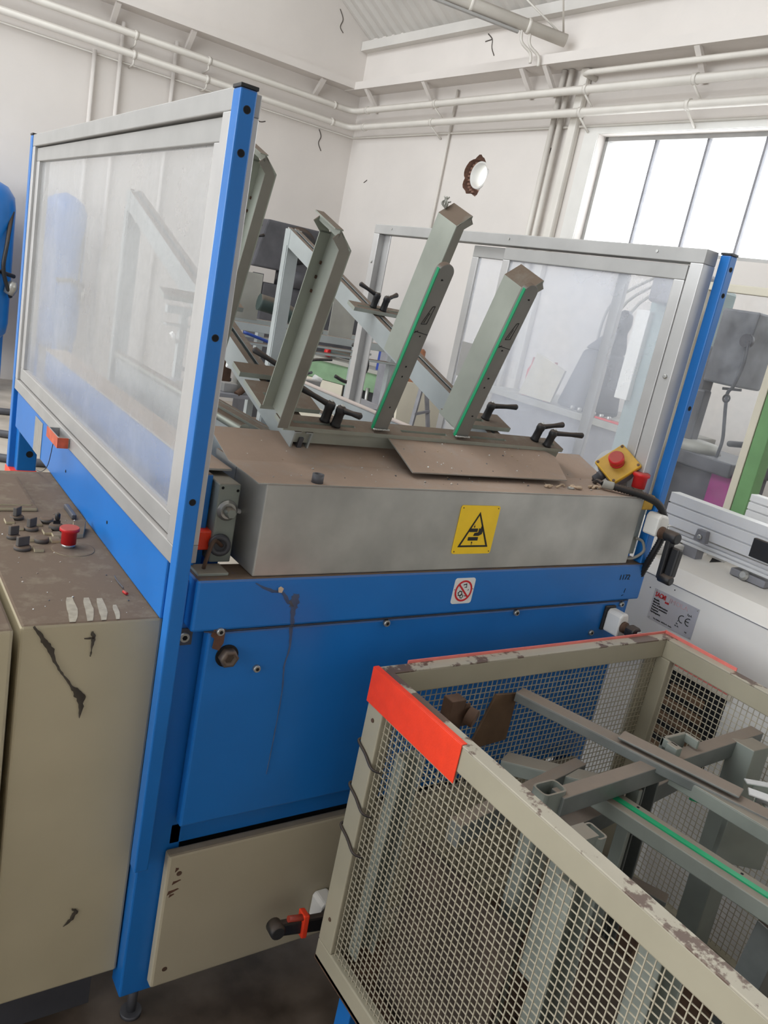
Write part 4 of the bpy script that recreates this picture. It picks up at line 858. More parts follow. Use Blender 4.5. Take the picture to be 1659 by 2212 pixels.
mm = MB(); cx_, cy_, zt = 1.105, 0.735, 0.845
for sx in (-1, 1):
    o2 = rrect(.026, .05, .008); i2 = rrect(.018, .042, .005); A = [V((cx_+sx*.03+p[0], cy_+p[1]*.9, zt)) for p in o2]; Bq = [V((cx_+sx*.03+p[0], cy_+p[1]*.9, zt)) for p in i2]; n = len(A); dn = V((0,0,-.30))
    mm._a(A+Bq+[p+dn for p in A]+[p+dn*.3 for p in Bq], [(i, (i+1) % n, n+(i+1) % n, n+i) for i in range(n)] + [(i, (i+1) % n, 2*n+(i+1) % n, 2*n+i) for i in range(n)] + [(n+i, n+(i+1) % n, 3*n+(i+1) % n, 3*n+i) for i in range(n)])
mm.box(cx_-.02, cx_+.02, cy_-.018, cy_+.02, zt-.06, zt+.006); mm.build('bracket_body', SCRAPG, bt)
MB().lathe((cx_-0.043, cy_-0.004, zt-.045), (-1,0,0), [(0, .009), (.004, .009), (.005, .006)], 14).build('bolt_head', STEEL, bt)
item('bracket_block', 'grey upright bracket clamp standing on the cross tube', 'bracket', MB().box(1.515, 1.60, 0.883, 0.891, 0.80, 0.878).box(1.515, 1.523, 0.85, 0.891, 0.857, 0.878).box(1.592, 1.60, 0.85, 0.891, 0.857, 0.878).box(1.505, 1.525, 0.842, 0.87, 0.857, 0.878), SCRAPG)
gs = thing('green_lined_bar', 'steel bar with a dark green liner strip lying along the basket', 'bar', (1.4, 0.7, 0.7), 'scrap steel in the basket')
P0, P1 = V((1.33, 0.90, 0.775)), V((1.42, 0.20, 0.795)); aa = (P1-P0).normalized()
MB().bar(P0, P1, 0.055, 0.035).build('bar_body', SCRAPG, gs, 0.003); MB().bar(P0+V((-.002,0,.0185)), P1+V((-.002,0,.0185)), 0.014, 0.004).build('green_liner', GREEN, gs)
for k in (.1, .32, .5): MB().cyl(P0+aa*k+V((.016,0,.0172)), P0+aa*k+V((.016,0,.0182)), .003, 8).build('rivet_hole', DARK, gs)
item('steel_channel', 'upright channel standing in the middle of the basket', 'channel', channel((1.46, 0.86, 0.80), (1.40, 0.80, 0.22), 0.05, 0.03, up=(0,1,0)), SCRAP)
item('steel_channel', 'thin angle leaning beside the upright channel in the basket', 'channel', MB().bar((1.41, 0.85, 0.80), (1.35, 0.80, 0.22), 0.012, 0.03, up=(0,1,0)), SCRAPG)
item('square_tube', 'dark square post under the green lined bar', 'tube', MB().bar((1.40, 0.50, 0.755), (1.42, 0.54, 0.22), 0.06, 0.05, up=(0,1,0)), SCRAP)
item('square_tube', 'big galvanised tube end at the right picture edge', 'tube', MB().bar((1.78, 0.83, 0.855), (1.76, 0.80, 0.22), 0.07, 0.06, up=(0,1,0)), SCRAPG)
item('square_tube', 'lower dark cross tube deep in the basket', 'tube', MB().bar((1.20, 0.91, 0.66), (1.80, 0.98, 0.67), 0.05, 0.05), SCRAP)
item('steel_channel', 'grey channel behind the cross tube with its open end at the far panel', 'channel', channel((1.28, 1.10, 0.72), (1.40, 0.86, 0.78), 0.05, 0.03, flip=-1), SCRAPG)
item('square_tube', 'dusty lower tube passing behind the left tube end', 'tube', MB().bar((0.98, 0.92, 0.74), (1.40, 0.99, 0.75), 0.03, 0.05), SCRAP)
item('scrap_cover', 'galvanised rounded cover sheet right of the green lined bar', 'cover', MB().prism([(0,0), (.10,0), (.10,.08), (.08,.10), (0,.10)], (1.52, 0.70, 0.70), (.8,-.6,0), (0,0,1), (.02,.02,0)), SCRAPG)
item('green_strip', 'green plastic strip on a channel by the right panel', 'strip', MB().bar((1.53, 0.80, 0.80), (1.75, 0.50, 0.80), 0.05, 0.02), GREEN)
for i, (p0, p1, w_, lb) in enumerate((((1.56, 0.70, 0.86), (1.66, 0.56, 0.86), .03, 'bright folded aluminium strip in the scrap pile at right'), ((1.57, 0.66, 0.845), (1.69, 0.60, 0.845), .05, 'crumpled grey sheet scrap below the bright strip'), ((1.60, 0.73, 0.855), (1.75, 0.62, 0.86), .02, 'narrow aluminium offcut behind the bright strip'))):
    item('sheet_offcut', lb, 'offcut', MB().bar(p0, p1, w_, 0.004).bar(V(p0)+V((.01,-.014,-.008)), V(p1)+V((.01,-.014,-.008)), .004, .02), ALU if i != 1 else PLYG)
item('small_bracket', 'small rusty bracket with black ring hooked on the rim near the red tape', 'bracket', MB().box(1.075, 1.115, 1.10, 1.13, 0.80, 0.905).box(1.115, 1.13, 1.10, 1.104, 0.84, 0.895).cyl((1.125, 1.100, 0.868), (1.135, 1.082, 0.865), 0.020, 20), RUST)
item('brown_board', 'brown board propped against the far mesh panel', 'board', MB().hexa([(1.22, 1.165, 0.72), (1.34, 1.165, 0.73), (1.34, 1.172, 0.73), (1.22, 1.172, 0.72), (1.27, 1.165, 0.86), (1.34, 1.165, 0.855), (1.34, 1.172, 0.855), (1.27, 1.172, 0.86)]), BROWN)
item('steel_channel', 'tall galvanised channel standing just behind the near mesh panel', 'channel', channel((1.02, 0.66, 0.84), (0.99, 0.62, 0.23), 0.07, 0.035, up=(0,1,0)), SCRAPG)
item('steel_channel', 'second galvanised channel leaning behind the near mesh panel', 'channel', channel((1.04, 0.50, 0.84), (1.0, 0.46, 0.23), 0.08, 0.04, up=(0,1,0)), SCRAPG)
item('steel_channel', 'pale channel standing behind the mesh by the cable ties', 'channel', channel((0.985, 1.09, 0.80), (0.975, 1.09, 0.30), 0.05, 0.03, up=(0,1,0)), SCRAPG)
labs = ['rusty flat bar lying deep in the basket', 'brown wooden slat at the basket bottom', 'dark steel strip leaning low in the basket', 'rusty angle piece near the basket floor', 'dull steel rod across the basket bottom', 'dark board at the back of the basket floor', 'short rusty tube in the basket bottom', 'bent dark strip beside the basket floor', 'long brown slat low behind the near mesh', 'dull grey bar low behind the near mesh']
for i, lb in enumerate(labs):
    x = random.uniform(1.02, 1.75); y = random.uniform(0.15, 1.0); a = random.uniform(0, pi); L_ = random.uniform(.12, .2)
    z = 0.24 + 0.032*i
    x = min(max(x, 1.42), 1.60); y = min(max(y, .32), .90)
    item('scrap_bar', lb, 'scrap', MB().bar((x-L_*cos(a), y-L_*sin(a), z), (x+L_*cos(a), y+L_*sin(a), z+random.uniform(-.01, .05)), random.uniform(.03, .07), random.uniform(.012, .03)), random.choice([RUST, BROWN, RUST, SCRAP]))
DSHEET = mat('darkening_brown_sheet', (0.05, 0.034, 0.024), 0.8, 0, 0.4, 14)  # sheets added for the brown clutter, to darken the basket behind the mesh
for lb, P in (('dark brown sheet added behind the mesh below the red tape', ((1.02, 1.06, .22), (1.02, .76, .22), (1.06, .76, .62), (1.05, 1.06, .60))),
              ('dark brown sheet added behind the middle of the near mesh', ((1.11, .72, .22), (1.16, .34, .22), (1.20, .34, .62), (1.14, .72, .68))),
              ('dark brown sheet added behind the near end of the mesh', ((1.10, .32, .22), (1.10, .02, .22), (1.16, .02, .70), (1.16, .32, .66)))):
    a_ = [V(p) for p in P]; nn_ = (a_[1]-a_[0]).cross(a_[3]-a_[0]).normalized()*.012
    item('clutter_backing_sheet', lb, 'sheet', MB().hexa([a_[0], a_[1], a_[1]+nn_, a_[0]+nn_, a_[3], a_[2], a_[2]+nn_, a_[3]+nn_]), DSHEET)
tg = tag(MB().prism([(0,0),(.05,.01),(.03,.04)], (0.78, 1.02, 0.001), (1,0,0), (0,1,0), (0,0,.002)).build('tape_scrap', REDT), 'small scrap of red tape on the dark floor', 'tape')

# ================================================================== WHITE MACHINE (right)
WM = thing('white_machine', 'white enamelled machine with aluminium profiles on top at the right', 'machine', (2.7, 1.0, 0))
WX = 2.14
MB().prism([(WX, 0.06), (3.2, 0.06), (3.2, 1.05), (2.19, 1.05), (WX, 1.012)], (0, -0.6, 0), (1,0,0), (0,0,1), (0, 2.5, 0)).build('body', WHITEM, WM, 0.004)
MB().box(2.2, 3.15, -0.5, 1.85, 0, 0.06).build('plinth', DGREY, WM)
MB().box(WX-0.0008, WX+0.01, -0.6, 1.9, 1.008, 1.0105).build('panel_seam', MGREY, WM)
MB().box(2.19, 2.56, 1.52, 1.88, 1.05, 1.08).build('top_fold', WHITEM, WM, 0.003)
MB().prism([(2.40, 1.44), (2.63, 1.56), (2.63, 1.44)], (0,0,1.0503), (1,0,0), (0,1,0), (0,0,.0006)).build('top_cutout', DARK, WM)
MB().box(2.47, 2.475, 1.43, 1.50, 1.04, 1.085).build('cutout_flap', WHITEM, WM)
def profile(x, y0, y1, z0, z1, d=0.045):
    p = MB(); h = z1-z0
    n = 3; g = 0.005
    seg = (h - (n-1)*g)/n
    for i in range(n): p.box(x, x+d, y0, y1, z0+i*(seg+g), z0+i*(seg+g)+seg)
    p.box(x+0.007, x+d-0.002, y0, y1, z0+0.002, z1-0.002)
    return p
pf = profile(2.35, -0.5, 1.62, 1.128, 1.238).build('aluminium_profile', ALUW, WM, 0.001)
profile(2.36, -0.5, 1.60, 1.085, 1.122).build('aluminium_profile', ALUW, WM, 0.001)
MB().box(2.352, 2.393, 1.62, 1.624, 1.130, 1.236).build('profile_end_cap', DGREY, pf)
profile(2.62, -0.5, 1.50, 1.195, 1.275).build('aluminium_profile', ALUW, WM, 0.001)
for y0 in (1.50, 0.9, 0.3):
    MB().box(2.36, 2.40, y0-.03, y0+.03, 1.05, 1.085).build('profile_foot', MGREY, WM)
cbk = MB().prism([(-.022, 0), (.022, 0), (.017, .04), (-.017, .04)], (2.349, 1.455, 1.118), (0,1,0), (0,0,1), (-.022, 0, 0)).build('corner_bracket', MGREY, WM, 0.002)
MB().lathe((2.327, 1.455, 1.135), (-1,0,0), [(0, .008), (.005, .008), (.006, .005)], 14).build('bracket_bolt', STEEL, cbk)
MB().box(2.335, 2.35, 1.18, 1.285, 1.135, 1.195).build('end_stop_pad', BLACK, WM, 0.002)
bt_ = MB().box(2.36, 2.44, 1.22, 1.34, 1.052, 1.075).build('clamp_block', MGREY, WM, 0.003)
MB().lathe((2.36, 1.29, 1.066), (-1,0,.3), [(0, .016), (.004, .016), (.004, .010), (.012, .010)], 14).build('clamp_bolt', STEEL, bt_)
MB().box(2.52, 2.60, 1.38, 1.46, 1.052, 1.09).build('support_block', WHITEM, WM, 0.003)
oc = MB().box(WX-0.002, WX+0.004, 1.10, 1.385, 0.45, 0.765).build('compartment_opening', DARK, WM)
for i in range(5): MB().box(WX-0.004, WX-0.001, 1.12+.01*i, 1.36-.02*i, 0.50+.05*i, 0.525+.05*i).build('inner_board', BROWN, oc)
MB().box(WX-0.006, WX, 1.385, 1.40, 0.44, 0.78).box(WX-0.006, WX, 1.09, 1.40, 0.765, 0.785).build('opening_frame', BEIGE, oc)
# nameplate on the -x face
NX = WX-0.0012
npl = MB().box(NX, WX+0.0005, 1.266, 1.431, 0.874, 0.974).build('nameplate', PLATE, WM, 0.0005)
ex, ey = (0, -1, 0), (0, 0, 1)
NXX = NX - 0.0006
text_mesh('nameplate_name', 'SACMI', 0.021, (NXX, 1.424, 0.951), ex, ey, REDI, npl, 0.0004, 0.66)
text_mesh('nameplate_name_worn', 'IMOLA', 0.021, (NXX, 1.372, 0.951), ex, ey, FAINT, npl, 0.0, 1.1)
text_mesh('nameplate_logo', 'SACMI', 0.008, (NXX, 1.384, 0.943), ex, ey, REDI, npl, 0.0004, 0.62)
for i, tx in enumerate(('Modello', 'Matricola', 'Anno di fabbricazione', 'Pressione pneumatica', 'Frequenza', 'Fasi frequenza')):
    text_mesh('nameplate_line', tx, 0.0085, (NXX, 1.425, 0.938-0.0082*i), ex, ey, INK, npl, 0.0001, 0.78)
text_mesh('nameplate_line', 'S.p.A.', 0.009, (NXX, 1.299, 0.940), ex, ey, INK, npl, 0.0, 0.8)
text_mesh('nameplate_line', 'V', 0.006, (NXX, 1.326, 0.908), ex, ey, INK, npl); text_mesh('nameplate_line', 'Hz', 0.006, (NXX, 1.328, 0.900), ex, ey, INK, npl); text_mesh('nameplate_line', 'N. Ph', 0.006, (NXX, 1.330, 0.892), ex, ey, INK, npl)
text_mesh('nameplate_line', 'bar', 0.006, (NXX, 1.292, 0.887), ex, ey, INK, npl)
text_mesh('nameplate_line', 'Via Selice  IMOLA  Italia', 0.0065, (NXX, 1.408, 0.880), ex, ey, INK, npl, 0, 1.1)
mm = MB()
for (cy_, st, bar_) in ((1.312, 0, 0), (1.289, 0, 1)):
    for k in range(14):
        a, b2 = rad(70+220*k/14), rad(70+220*(k+1)/14); R1, R2 = .0125, .0100
        mm.prism([(R1*cos(a), R1*sin(a)), (R1*cos(b2), R1*sin(b2)), (R2*cos(b2), R2*sin(b2)), (R2*cos(a), R2*sin(a))], (NXX, cy_, 0.921), (0,-1,0), (0,0,1), (-.0005,0,0))
    if bar_: mm.prism([(-.0115, -.0012), (.002, -.0012), (.002, .0012), (-.0115, .0012)], (NXX, cy_, 0.921), (0,-1,0), (0,0,1), (-.0005,0,0))
mm.build('conformity_mark', INK, npl)
for yy in (1.272, 1.425):
    for zz in (0.879, 0.969): MB().lathe((NX, yy, zz), (-1,0,0), [(0, .003), (.0015, .002)], 10).build('rivet', STEEL, npl)
for (yy, zz) in ((1.45, 0.968), (1.365, 0.995)): MB().cyl((WX-.0006, yy, zz), (WX+.001, yy, zz), .002, 8).build('paint_pit', DARK, WM)

# ================================================================== BACKGROUND
# blue air tank
TK = thing('air_tank', 'tall blue compressed air tank standing by the back wall', 'tank', (1.13, 9.1, 0))
MB().lathe((1.13, 9.1, 0.42), (0,0,1), [(0, .02), (.02, .16), (.07, .28), (.15, .345), (.25, .36), (1.35, .36), (1.46, .345), (1.55, .28), (1.60, .16), (1.63, .02)], 40).build('tank_shell', TANKB, TK)
for a in (20, 140, 260):
    x, y = 1.13+.32*cos(rad(a)), 9.1+.32*sin(rad(a)); MB().box(x-.04, x+.04, y-.03, y+.03, 0, .62).build('tank_leg', TANKB, TK, 0.004)
MB().tube(spline([(1.44, 8.95, 1.75), (1.38, 8.75, 1.45), (1.36, 8.72, 1.2), (1.46, 8.85, 0.95)], 6), .02, 8).build('air_hose', BLACK, TK); MB().tube([(1.0, 8.72, 1.18), (1.25, 8.70, 1.2), (1.48, 8.85, 1.15)], .02, 8).build('air_hose', BLACK, TK)
MB().lathe((1.44, 8.85, 0.98), (0.3,-.2,1), [(0, .05), (.08, .06), (.13, .03)], 10).build('drain_valve', STEEL, TK)
TK2 = copy_tree(TK); TK2.location = (1.99, 9.28, 0.0); TK2.scale = (0.62, 0.62, 1.0); TK2['label'] = 'narrower blue air tank seen through the hazy left screen'
TK['group'] = TK2['group'] = 'air tanks by the back wall'
for i, (y, lb) in enumerate(((7.9, 'dark hose on the floor nearest the air tank'), (7.0, 'dark hose on the floor second from the air tank'), (6.2, 'dark hose on the floor third from the air tank'), (5.6, 'dark hose on the floor farthest from the air tank'))):
    tag(MB().tube(spline([(0.2, y+.2, .03), (0.9, y, .03), (1.3, y-.15, .03), (1.8, y-.1, .03)], 6), .03, 8).build('floor_hose', DGREY), lb, 'hose')
# rear conveyor with clutter, seen between the guides
RCV = thing('rear_conveyor', 'pale steel conveyor frame cluttered with fittings behind the blue machine', 'conveyor', (2.2, 4.0, 0))
for y in (3.85, 4.25):
    MB().box(1.45, 2.75, y-.02, y+.02, 1.375, 1.415).box(1.45, 2.75, y-.03, y+.03, 1.31, 1.322).build('conveyor_beam', RAILB, RCV, 0.002)
    for x in (1.55, 2.0, 2.65): B('conveyor_leg', RAILB, RCV, x-.02, x+.02, y-.02, y+.02, 0, 1.375)
B('cover_sheet', PLYG, RCV, 1.66, 1.90, 4.10, 4.104, 1.415, 1.66, 0.001); B('cover_sheet', PLYG, RCV, 2.34, 2.50, 4.08, 4.084, 1.37, 1.66, 0.001)
B('conveyor_tray', MGREY, RCV, 1.45, 2.75, 3.87, 4.23, 1.02, 1.04)
random.seed(11)
for i in range(26):
    x = random.uniform(1.5, 2.3); y = random.uniform(3.88, 4.2); z = 1.04 + random.uniform(0, .2); a = random.uniform(0, 2*pi); e_ = random.uniform(-.5, .9); L_ = random.uniform(.05, .16)
    MB().tube([(x, y, z), (x+L_*cos(a), y+.3*L_*sin(a), z+L_*e_)], random.uniform(.008, .024), 8).build('fitting', random.choice([STEEL, RUST, DGREY, ALUD, WSIGN, PLYG]), RCV)
for i in range(16):
    x = random.uniform(1.5, 2.3); y = random.uniform(3.88, 4.15); z = 1.04; h = random.uniform(.04, .2)
    MB().box(x, x+random.uniform(.03, .1), y, y+.06, z, z+h).build('fitting_block', random.choice([STEEL, RUST, DGREY, ALUD, PLYG, RUST]), RCV, 0.003)
for i, (pts, rr, mt) in enumerate((([(1.85, 4.0, 1.52), (1.98, 3.98, 1.50), (2.12, 3.95, 1.44), (2.2, 3.95, 1.40)], .045, HOSE), ([(1.70, 3.8, 1.37), (1.9, 3.75, 1.32), (2.0, 3.78, 1.25), (2.05, 3.8, 1.2)], .008, CABLEB), ([(1.9, 3.75, 1.12), (1.95, 3.7, 1.2), (2.05, 3.72, 1.28), (2.2, 3.75, 1.30)], .008, BLACK), ([(2.02, 3.76, 1.40), (2.05, 3.74, 1.35), (2.0, 3.76, 1.3), (2.04, 3.78, 1.22)], .012, WSIGN), ([(2.28, 3.7, 1.40), (2.36, 3.68, 1.36), (2.38, 3.68, 1.27), (2.30, 3.7, 1.20), (2.22, 3.72, 1.22)], .010, BLACK))):
    MB().tube(spline(pts, 6), rr, 10).build('hose', mt, RCV)
# dark grinding machine in the far corner
DS = thing('grinding_machine', 'dark grey grinding machine with a round wheel in the far corner', 'machine', (4.6, 8.6, 0))
def ds(x, y, z): return (x*1.5, y*1.5, max(0.0, 1.68+(z-1.68)*1.5))
MB(tf=ds).box(2.62, 3.53, 5.64, 5.88, 0, 1.60).build('stand_cabinet', DGREY, DS, 0.02)
MB(tf=ds).hexa([(2.50, 5.62, 1.70), (3.05, 5.62, 1.70), (3.05, 5.86, 1.70), (2.50, 5.86, 1.70), (2.58, 5.62, 2.04), (3.05, 5.62, 2.04), (3.05, 5.86, 2.04), (2.58, 5.86, 2.04)]).build('grinder_hood', DGREY, DS, 0.02)
MB().lathe(ds(2.84, 5.62, 1.90), (-.4,-1,0), [(0, .20), (.05, .20), (.07, .14), (.07, .06), (.12, .04)], 28).build('grinding_wheel', BLACK, DS)
MB().cyl(ds(2.9, 5.74, 1.60), ds(2.9, 5.74, 1.72), .2, 20).build('neck', DGREY, DS)
MB(tf=ds).hexa([(2.42, 5.64, 1.45), (2.62, 5.64, 1.45), (2.62, 5.84, 1.45), (2.42, 5.84, 1.45), (2.46, 5.64, 1.52), (2.62, 5.64, 1.66), (2.62, 5.84, 1.66), (2.46, 5.84, 1.52)]).build('chute', DGREY, DS, 0.01)
MB(tf=ds).tube([(2.50, 5.55, 1.98), (2.44, 5.54, 2.0), (2.47, 5.54, 1.90), (2.53, 5.55, 1.92)], .012, 6).build('hood_latch', BLACK, DS)
# green workbench, turned in front of the corner
def bt(u, v, z): return (4.40+.456*u+.89*v, 8.0-.89*u+.456*v, z)
GB = thing('workbench', 'green steel workbench with pale top near the white walls', 'workbench', (4.85, 7.3, 0))
MB(tf=bt).box(-.25, 1.55, -.03, .40, 0.86, 0.90).build('bench_top', PLYG, GB, 0.004); MB(tf=bt).box(-.22, 1.52, 0, .38, 0.66, 0.86).build('apron', BENCHG, GB, 0.003)
for u in (-.18, 1.48):
    for v in (.05, .33): MB(tf=bt).box(u-.03, u+.03, v-.03, v+.03, 0, 0.66).build('bench_leg', BENCHG, GB)
MB(tf=bt).box(-.14, .50, 0.0, .02, 0.05, 0.655).build('bench_door', BEIGE, GB, 0.002); MB(tf=bt).box(-.14, 1.44, .06, .36, 0.05, 0.08).build('bench_shelf', DGREY, GB); MB(tf=bt).box(.50, 1.44, .34, .36, 0.08, 0.65).build('bench_back', DGREY, GB)
GT = thing('angle_grinder', 'black and red angle grinder lying on the green workbench', 'power tool', bt(.3, .12, .9))
MB().lathe(bt(.12, .12, .965), V(bt(1, .1, 0))-V(bt(0, 0, 0)), [(0, .05), (.06, .058), (.14, .05), (.16, .04), (.34, .035), (.36, .02)], 14).build('tool_body', HOSE, GT); MB().cyl(bt(.17, .07, .96), bt(.22, .07, .96), .05, 12).build('red_band', REDP, GT)
MB().tube(spline([bt(.48, .14, .95), bt(.58, .10, .94), bt(.66, .02, .92), bt(.68, -.05, .80)], 5), .012, 6).build('power_cord', CABLEG, GT)
PC = thing('storage_box', 'dark blue storage box on the green workbench', 'box', bt(1.0, .2, .9)); MB(tf=bt).box(.82, 1.10, .08, .34, .90, 1.28).build('box_body', mat('deep_blue_cover', (0.008, 0.04, 0.28)), PC, .004); MB(tf=bt).box(.815, 1.105, .075, .345, 1.28, 1.30).build('box_lid', TANKB, PC)
tag(MB().lathe(bt(.55, .22, .9), (0,0,1), [(0, .06), (.95, .06), (1.0, .03), (1.06, .025)], 16).build('blue_bottle', mat('deep_blue_cover', (0.008, 0.04, 0.28))), 'tall blue bottle standing in the middle of the green workbench', 'bottle')
for i in range(7):
    u = .62 + .10*i
    o = thing('hand_clamp', ['first', 'second', 'third', 'fourth', 'fifth', 'sixth', 'seventh'][i] + ' pale steel clamp from the left hanging under the workbench edge', 'clamp', bt(u, -.02, .5), 'steel clamps hanging on the workbench')
    MB(tf=bt).tube([(u, -.012, .70), (u+.02, -.03, .52), (u, -.03, .42)], .02, 8).build('clamp_jaw', STEEL, o); MB(tf=bt).box(u-.03, u+.03, -.045, -.015, .20, .44).build('clamp_body', BEIGE, o, 0.004)
# beige panel with a folding trestle
BP = thing('beige_panel', 'large beige sheet panel leaning behind the machine near the green arms', 'panel', (4.4, 5.6, 0)); MB().hexa([(3.98, 5.45, 0), (5.0, 5.45, 0), (5.0, 5.48, 0), (3.98, 5.48, 0), (3.98, 5.60, 1.02), (5.0, 5.60, .98), (5.0, 5.63, .98), (3.98, 5.63, 1.02)]).build('sheet', BEIGE, BP)
TR = thing('folding_trestle', 'thin dark folding trestle in front of the beige panel', 'trestle', (4.1, 5.3, 0)); MB().bar((4.02, 5.30, 1.10), (4.30, 5.22, 0.0), .03, .03).bar((4.0, 5.30, 1.10), (3.85, 5.22, 0.0), .03, .03).build('leg_pair', MGREY, TR); MB().bar((3.95, 5.27, .80), (4.10, 5.27, .84), .02, .02).build('cross_tie', MGREY, TR)
tag(MB().lathe((4.55, 6.2, 0), (0,0,1), [(0, .07), (1.25, .07), (1.27, .05)], 14).build('copper_tube', mat('copper_brown', (0.28, 0.11, 0.05), .5, .3, .2, 6)), 'rusty brown tube standing beside the workbench', 'tube')
tag(MB().box(4.20, 4.37, 6.15, 6.30, 0, 1.32).build('grey_column', MGREY, bevel=.01), 'grey steel column standing next to the rusty brown tube', 'column')
# second bench with drill press, seen through the scratched doors
SB = thing('workbench', 'grey drawer bench seen through the scratched sliding doors', 'workbench', (4.9, 4.2, 0))
B('bench_top', PLYG, SB, 4.4, 5.3, 3.42, 5.0, 1.10, 1.15, .004); B('drawer_unit', MGREY, SB, 4.45, 5.3, 3.45, 4.95, 0, 1.10, .004)
for z in (.45, .78): B('drawer_gap', PLYG, SB, 4.444, 4.45, 3.47, 4.93, z, z+.03, .001)
for i, (y, x, z) in enumerate(((4.62, 4.5, 1.15), (4.5, 4.52, 1.15), (4.38, 4.5, 1.15))):
    tag(MB().lathe((x, y, z), (0,0,1), [(0, .035), (.20, .035), (.24, .015), (.30, .012)], 12).build('spray_can', REDP if i != 1 else WSIGN), ['red spray can at the left on the grey bench', 'white spray can between the red ones on the grey bench', 'red spray can at the right on the grey bench'][i], 'can')
PP = thing('pillar_drill', 'dark drill stand with hunched cover on the grey bench', 'drill', (4.65, 4.05, 1.15))
MB().hexa([(4.5, 3.92, 1.15), (4.8, 3.92, 1.15), (4.8, 4.30, 1.15), (4.5, 4.30, 1.15), (4.55, 3.95, 1.60), (4.75, 3.95, 1.60), (4.75, 4.2, 1.60), (4.55, 4.2, 1.60)]).build('drill_cover', DGREY, PP, .03)
MB().hexa([(4.55, 3.95, 1.60), (4.75, 3.95, 1.60), (4.75, 4.2, 1.60), (4.55, 4.2, 1.60), (4.6, 3.96, 1.78), (4.7, 3.96, 1.78), (4.7, 4.02, 1.78), (4.6, 4.02, 1.78)]).build('drill_shoulder', DGREY, PP, .02)
MB().lathe((4.65, 3.98, 1.76), (0,0,1), [(0, .05), (.06, .065), (.12, .055), (.15, .02)], 14).build('drill_knob', DGREY, PP)
tag(MB().prism([(0,0),(.35,0),(.42,.25),(.1,.33)], (4.42, 4.62, 1.16), (0,-1,.0), (0,0,1), (.02,0,0)).build('cardboard_sheet', BEIGE), 'pale cardboard sheet leaning on the grey bench', 'cardboard')
tag(MB().box(4.40, 4.47, 3.45, 3.80, 1.152, 1.165).build('red_ruler', REDP), 'flat red strip lying on the grey bench front edge', 'strip')
for i in range(6): tag(MB().lathe((4.43, 4.05-.07*i, 1.152), (0,0,1), [(0, .016), (.03, .016), (.035, .008)], 10).build('steel_socket', STEEL), ['first', 'second', 'third', 'fourth', 'fifth', 'sixth'][i] + ' small steel socket from the left in the row on the grey bench', 'socket', 'sockets on the grey bench')
for i in range(3): tag(MB().tube(spline([(5.2, 4.6-.1*i, 1.152), (5.1, 4.58-.11*i, 1.6), (5.15, 4.55-.12*i, 2.0), (5.66, 4.45-.14*i, 2.35)], 6), .012, 6).build('hanging_cable', CABLEG), ['left one', 'middle one', 'right one'][i] + ' of three thin cables hanging above the spray cans', 'cable', 'cables over the grey bench')
ML = thing('milling_machine', 'tall grey green milling machine with cream door behind the right sash', 'machine', (4.2, 3.15, 0))
MB().box(4.0, 4.5, 2.95, 3.35, 0, 1.0).build('machine_base', DGREY, ML, .02); MB().box(4.1, 4.5, 3.05, 3.35, 1.0, 2.1).build('machine_column', mat('grey_green_paint', (.25, .33, .33), .5), ML, .02)
MB().box(4.02, 4.1, 2.92, 3.12, 1.35, 1.85).build('machine_door', BEIGE, ML, .01); MB().box(4.06, 4.1, 3.30, 3.40, 1.35, 1.9).build('machine_panel', WSIGN, ML, .005)
MB().box(4.0, 4.3, 3.0, 3.3, 1.95, 2.15).build('machine_head', MGREY, ML, .02)
MB().lathe((3.99, 3.2, .92), (-1,0,0), [(0, .13), (.03, .13), (.03, .09), (.05, .09)], 28).build('hand_wheel', PLYG, ML)
# drill press with clear guard, right of the right post
DP = thing('drill_press', 'dark grey drill press with sheet hood seen right of the blue post', 'drill', (3.55, 2.3, 0))
MB().hexa([(3.40, 2.19, 1.59), (3.62, 2.19, 1.59), (3.62, 2.36, 1.59), (3.40, 2.36, 1.59), (3.40, 2.17, 1.93), (3.62, 2.17, 1.93), (3.62, 2.36, 1.93), (3.40, 2.36, 1.93)]).build('hood', mat('hood_grey', (0.13, 0.135, 0.15), 0.5, 0, 0.25, 14), DP, .01)
MB().cyl((3.375, 2.185, 1.80), (3.40, 2.185, 1.80), .03, 20).build('pulley_boss', DGREY, DP)
MB().box(3.42, 3.50, 2.36, 2.44, 0.6, 1.75).build('column', DGREY, DP, .01); MB().box(3.36, 3.42, 2.30, 2.40, 1.30, 1.55).build('spindle_block', DGREY, DP, .01)
MB().box(3.30, 3.7, 2.02, 2.52, 1.20, 1.265).build('table', DGREY, DP, .006); MB().lathe((3.42, 2.3, 1.265), (0,0,1), [(0, .12), (.04, .10), (.05, .04)], 20).build('table_vice', PLYG, DP)
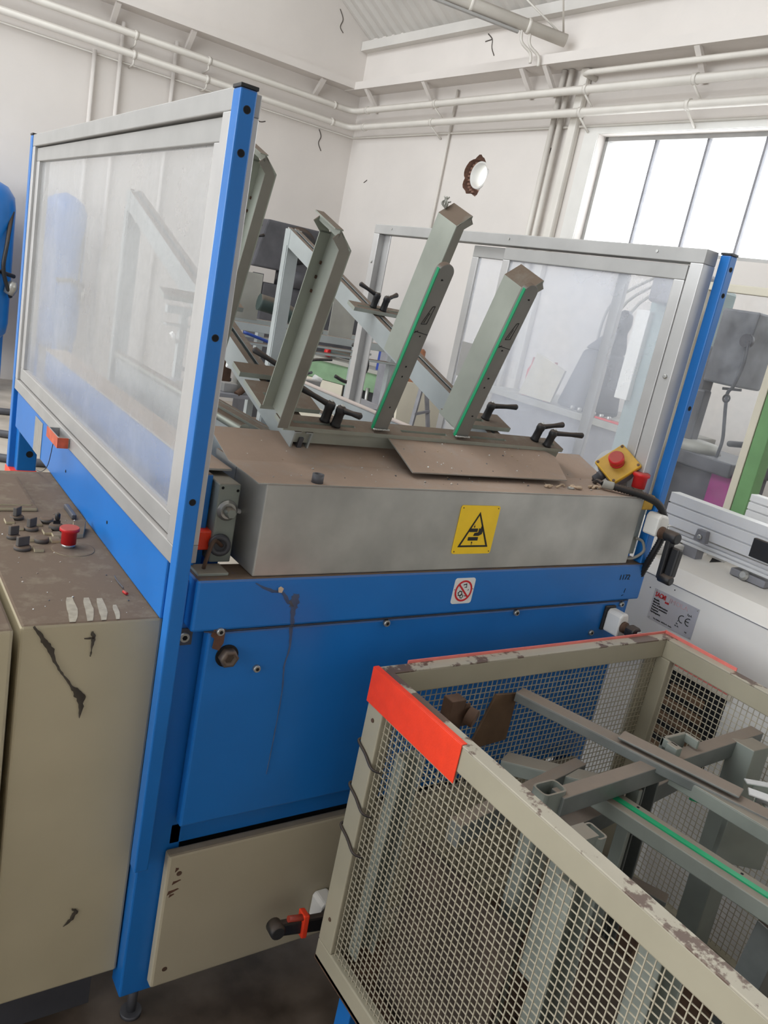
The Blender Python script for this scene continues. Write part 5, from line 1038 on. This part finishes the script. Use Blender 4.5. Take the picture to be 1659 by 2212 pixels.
MB().box(3.34, 3.7, 2.06, 2.5, 0.0, 1.20).build('pedestal', DGREY, DP, .01); MB().lathe((3.34, 2.36, 1.16), (-1,0,0), [(0, .016), (.02, .02), (.03, .012)], 14).build('red_knob', REDP, DP)
MB().tube(spline([(3.38, 2.17, 1.80), (3.37, 2.155, 1.70), (3.37, 2.17, 1.60), (3.37, 2.19, 1.56), (3.37, 2.18, 1.50), (3.37, 2.16, 1.42), (3.38, 2.15, 1.34), (3.40, 2.17, 1.24)], 8), .008, 8).build('power_cable', DGREY, DP)
MB().bar((3.37, 2.22, 1.575), (3.37, 2.13, 1.585), .012, .012).build('feed_handle', BLACK, DP); 
hk = [V((3.365, 2.185, 1.535)) + V((0, .016*cos(a), .016*sin(a))) for a in [2*pi*k/14 for k in range(15)]]
MB().tube(hk, .005, 6).build('hook_ring', BLACK, DP)
MB().box(3.33, 3.34, 1.99, 2.12, 0.95, 1.22).build('magenta_film', MAG, DP)
GF = thing('guard_frame', 'beige framed clear guard with a green post at the right edge', 'guard', (3.25, 2.0, 0))
MB().box(3.24, 3.27, 1.93, 2.38, 1.985, 2.02).box(3.24, 3.27, 1.93, 1.965, 0.05, 1.985).box(3.24, 3.27, 2.35, 2.38, 0.05, 1.985).build('frame', BEIGE, GF, .003)
MB().box(3.253, 3.257, 1.965, 2.35, 0.6, 1.985).build('pane', PANE_G, GF)
MB().box(3.24, 3.31, 1.86, 1.926, 0.0, 1.75).build('green_post', GREENP, GF, .004)
tag(MB().tube(spline([(4.4, 1.75, 1.33), (4.5, 2.1, 1.30), (4.6, 2.5, 1.28), (4.8, 3.0, 1.2)], 6), .02, 8).build('floor_cable', DGREY), 'dark cable crossing behind the green post', 'cable')
GM = thing('machine_cabinet', 'dark cabinet with slotted tray below the drill press', 'cabinet', (2.95, 2.35, 0)); MB().box(2.8, 3.15, 2.15, 2.6, 0, .98).build('body', DGREY, GM, .01); MB().box(2.79, 3.16, 2.1, 2.62, .98, 1.0).box(2.79, 2.82, 2.1, 2.62, 1.0, 1.05).build('tray', PLYG, GM, .003)
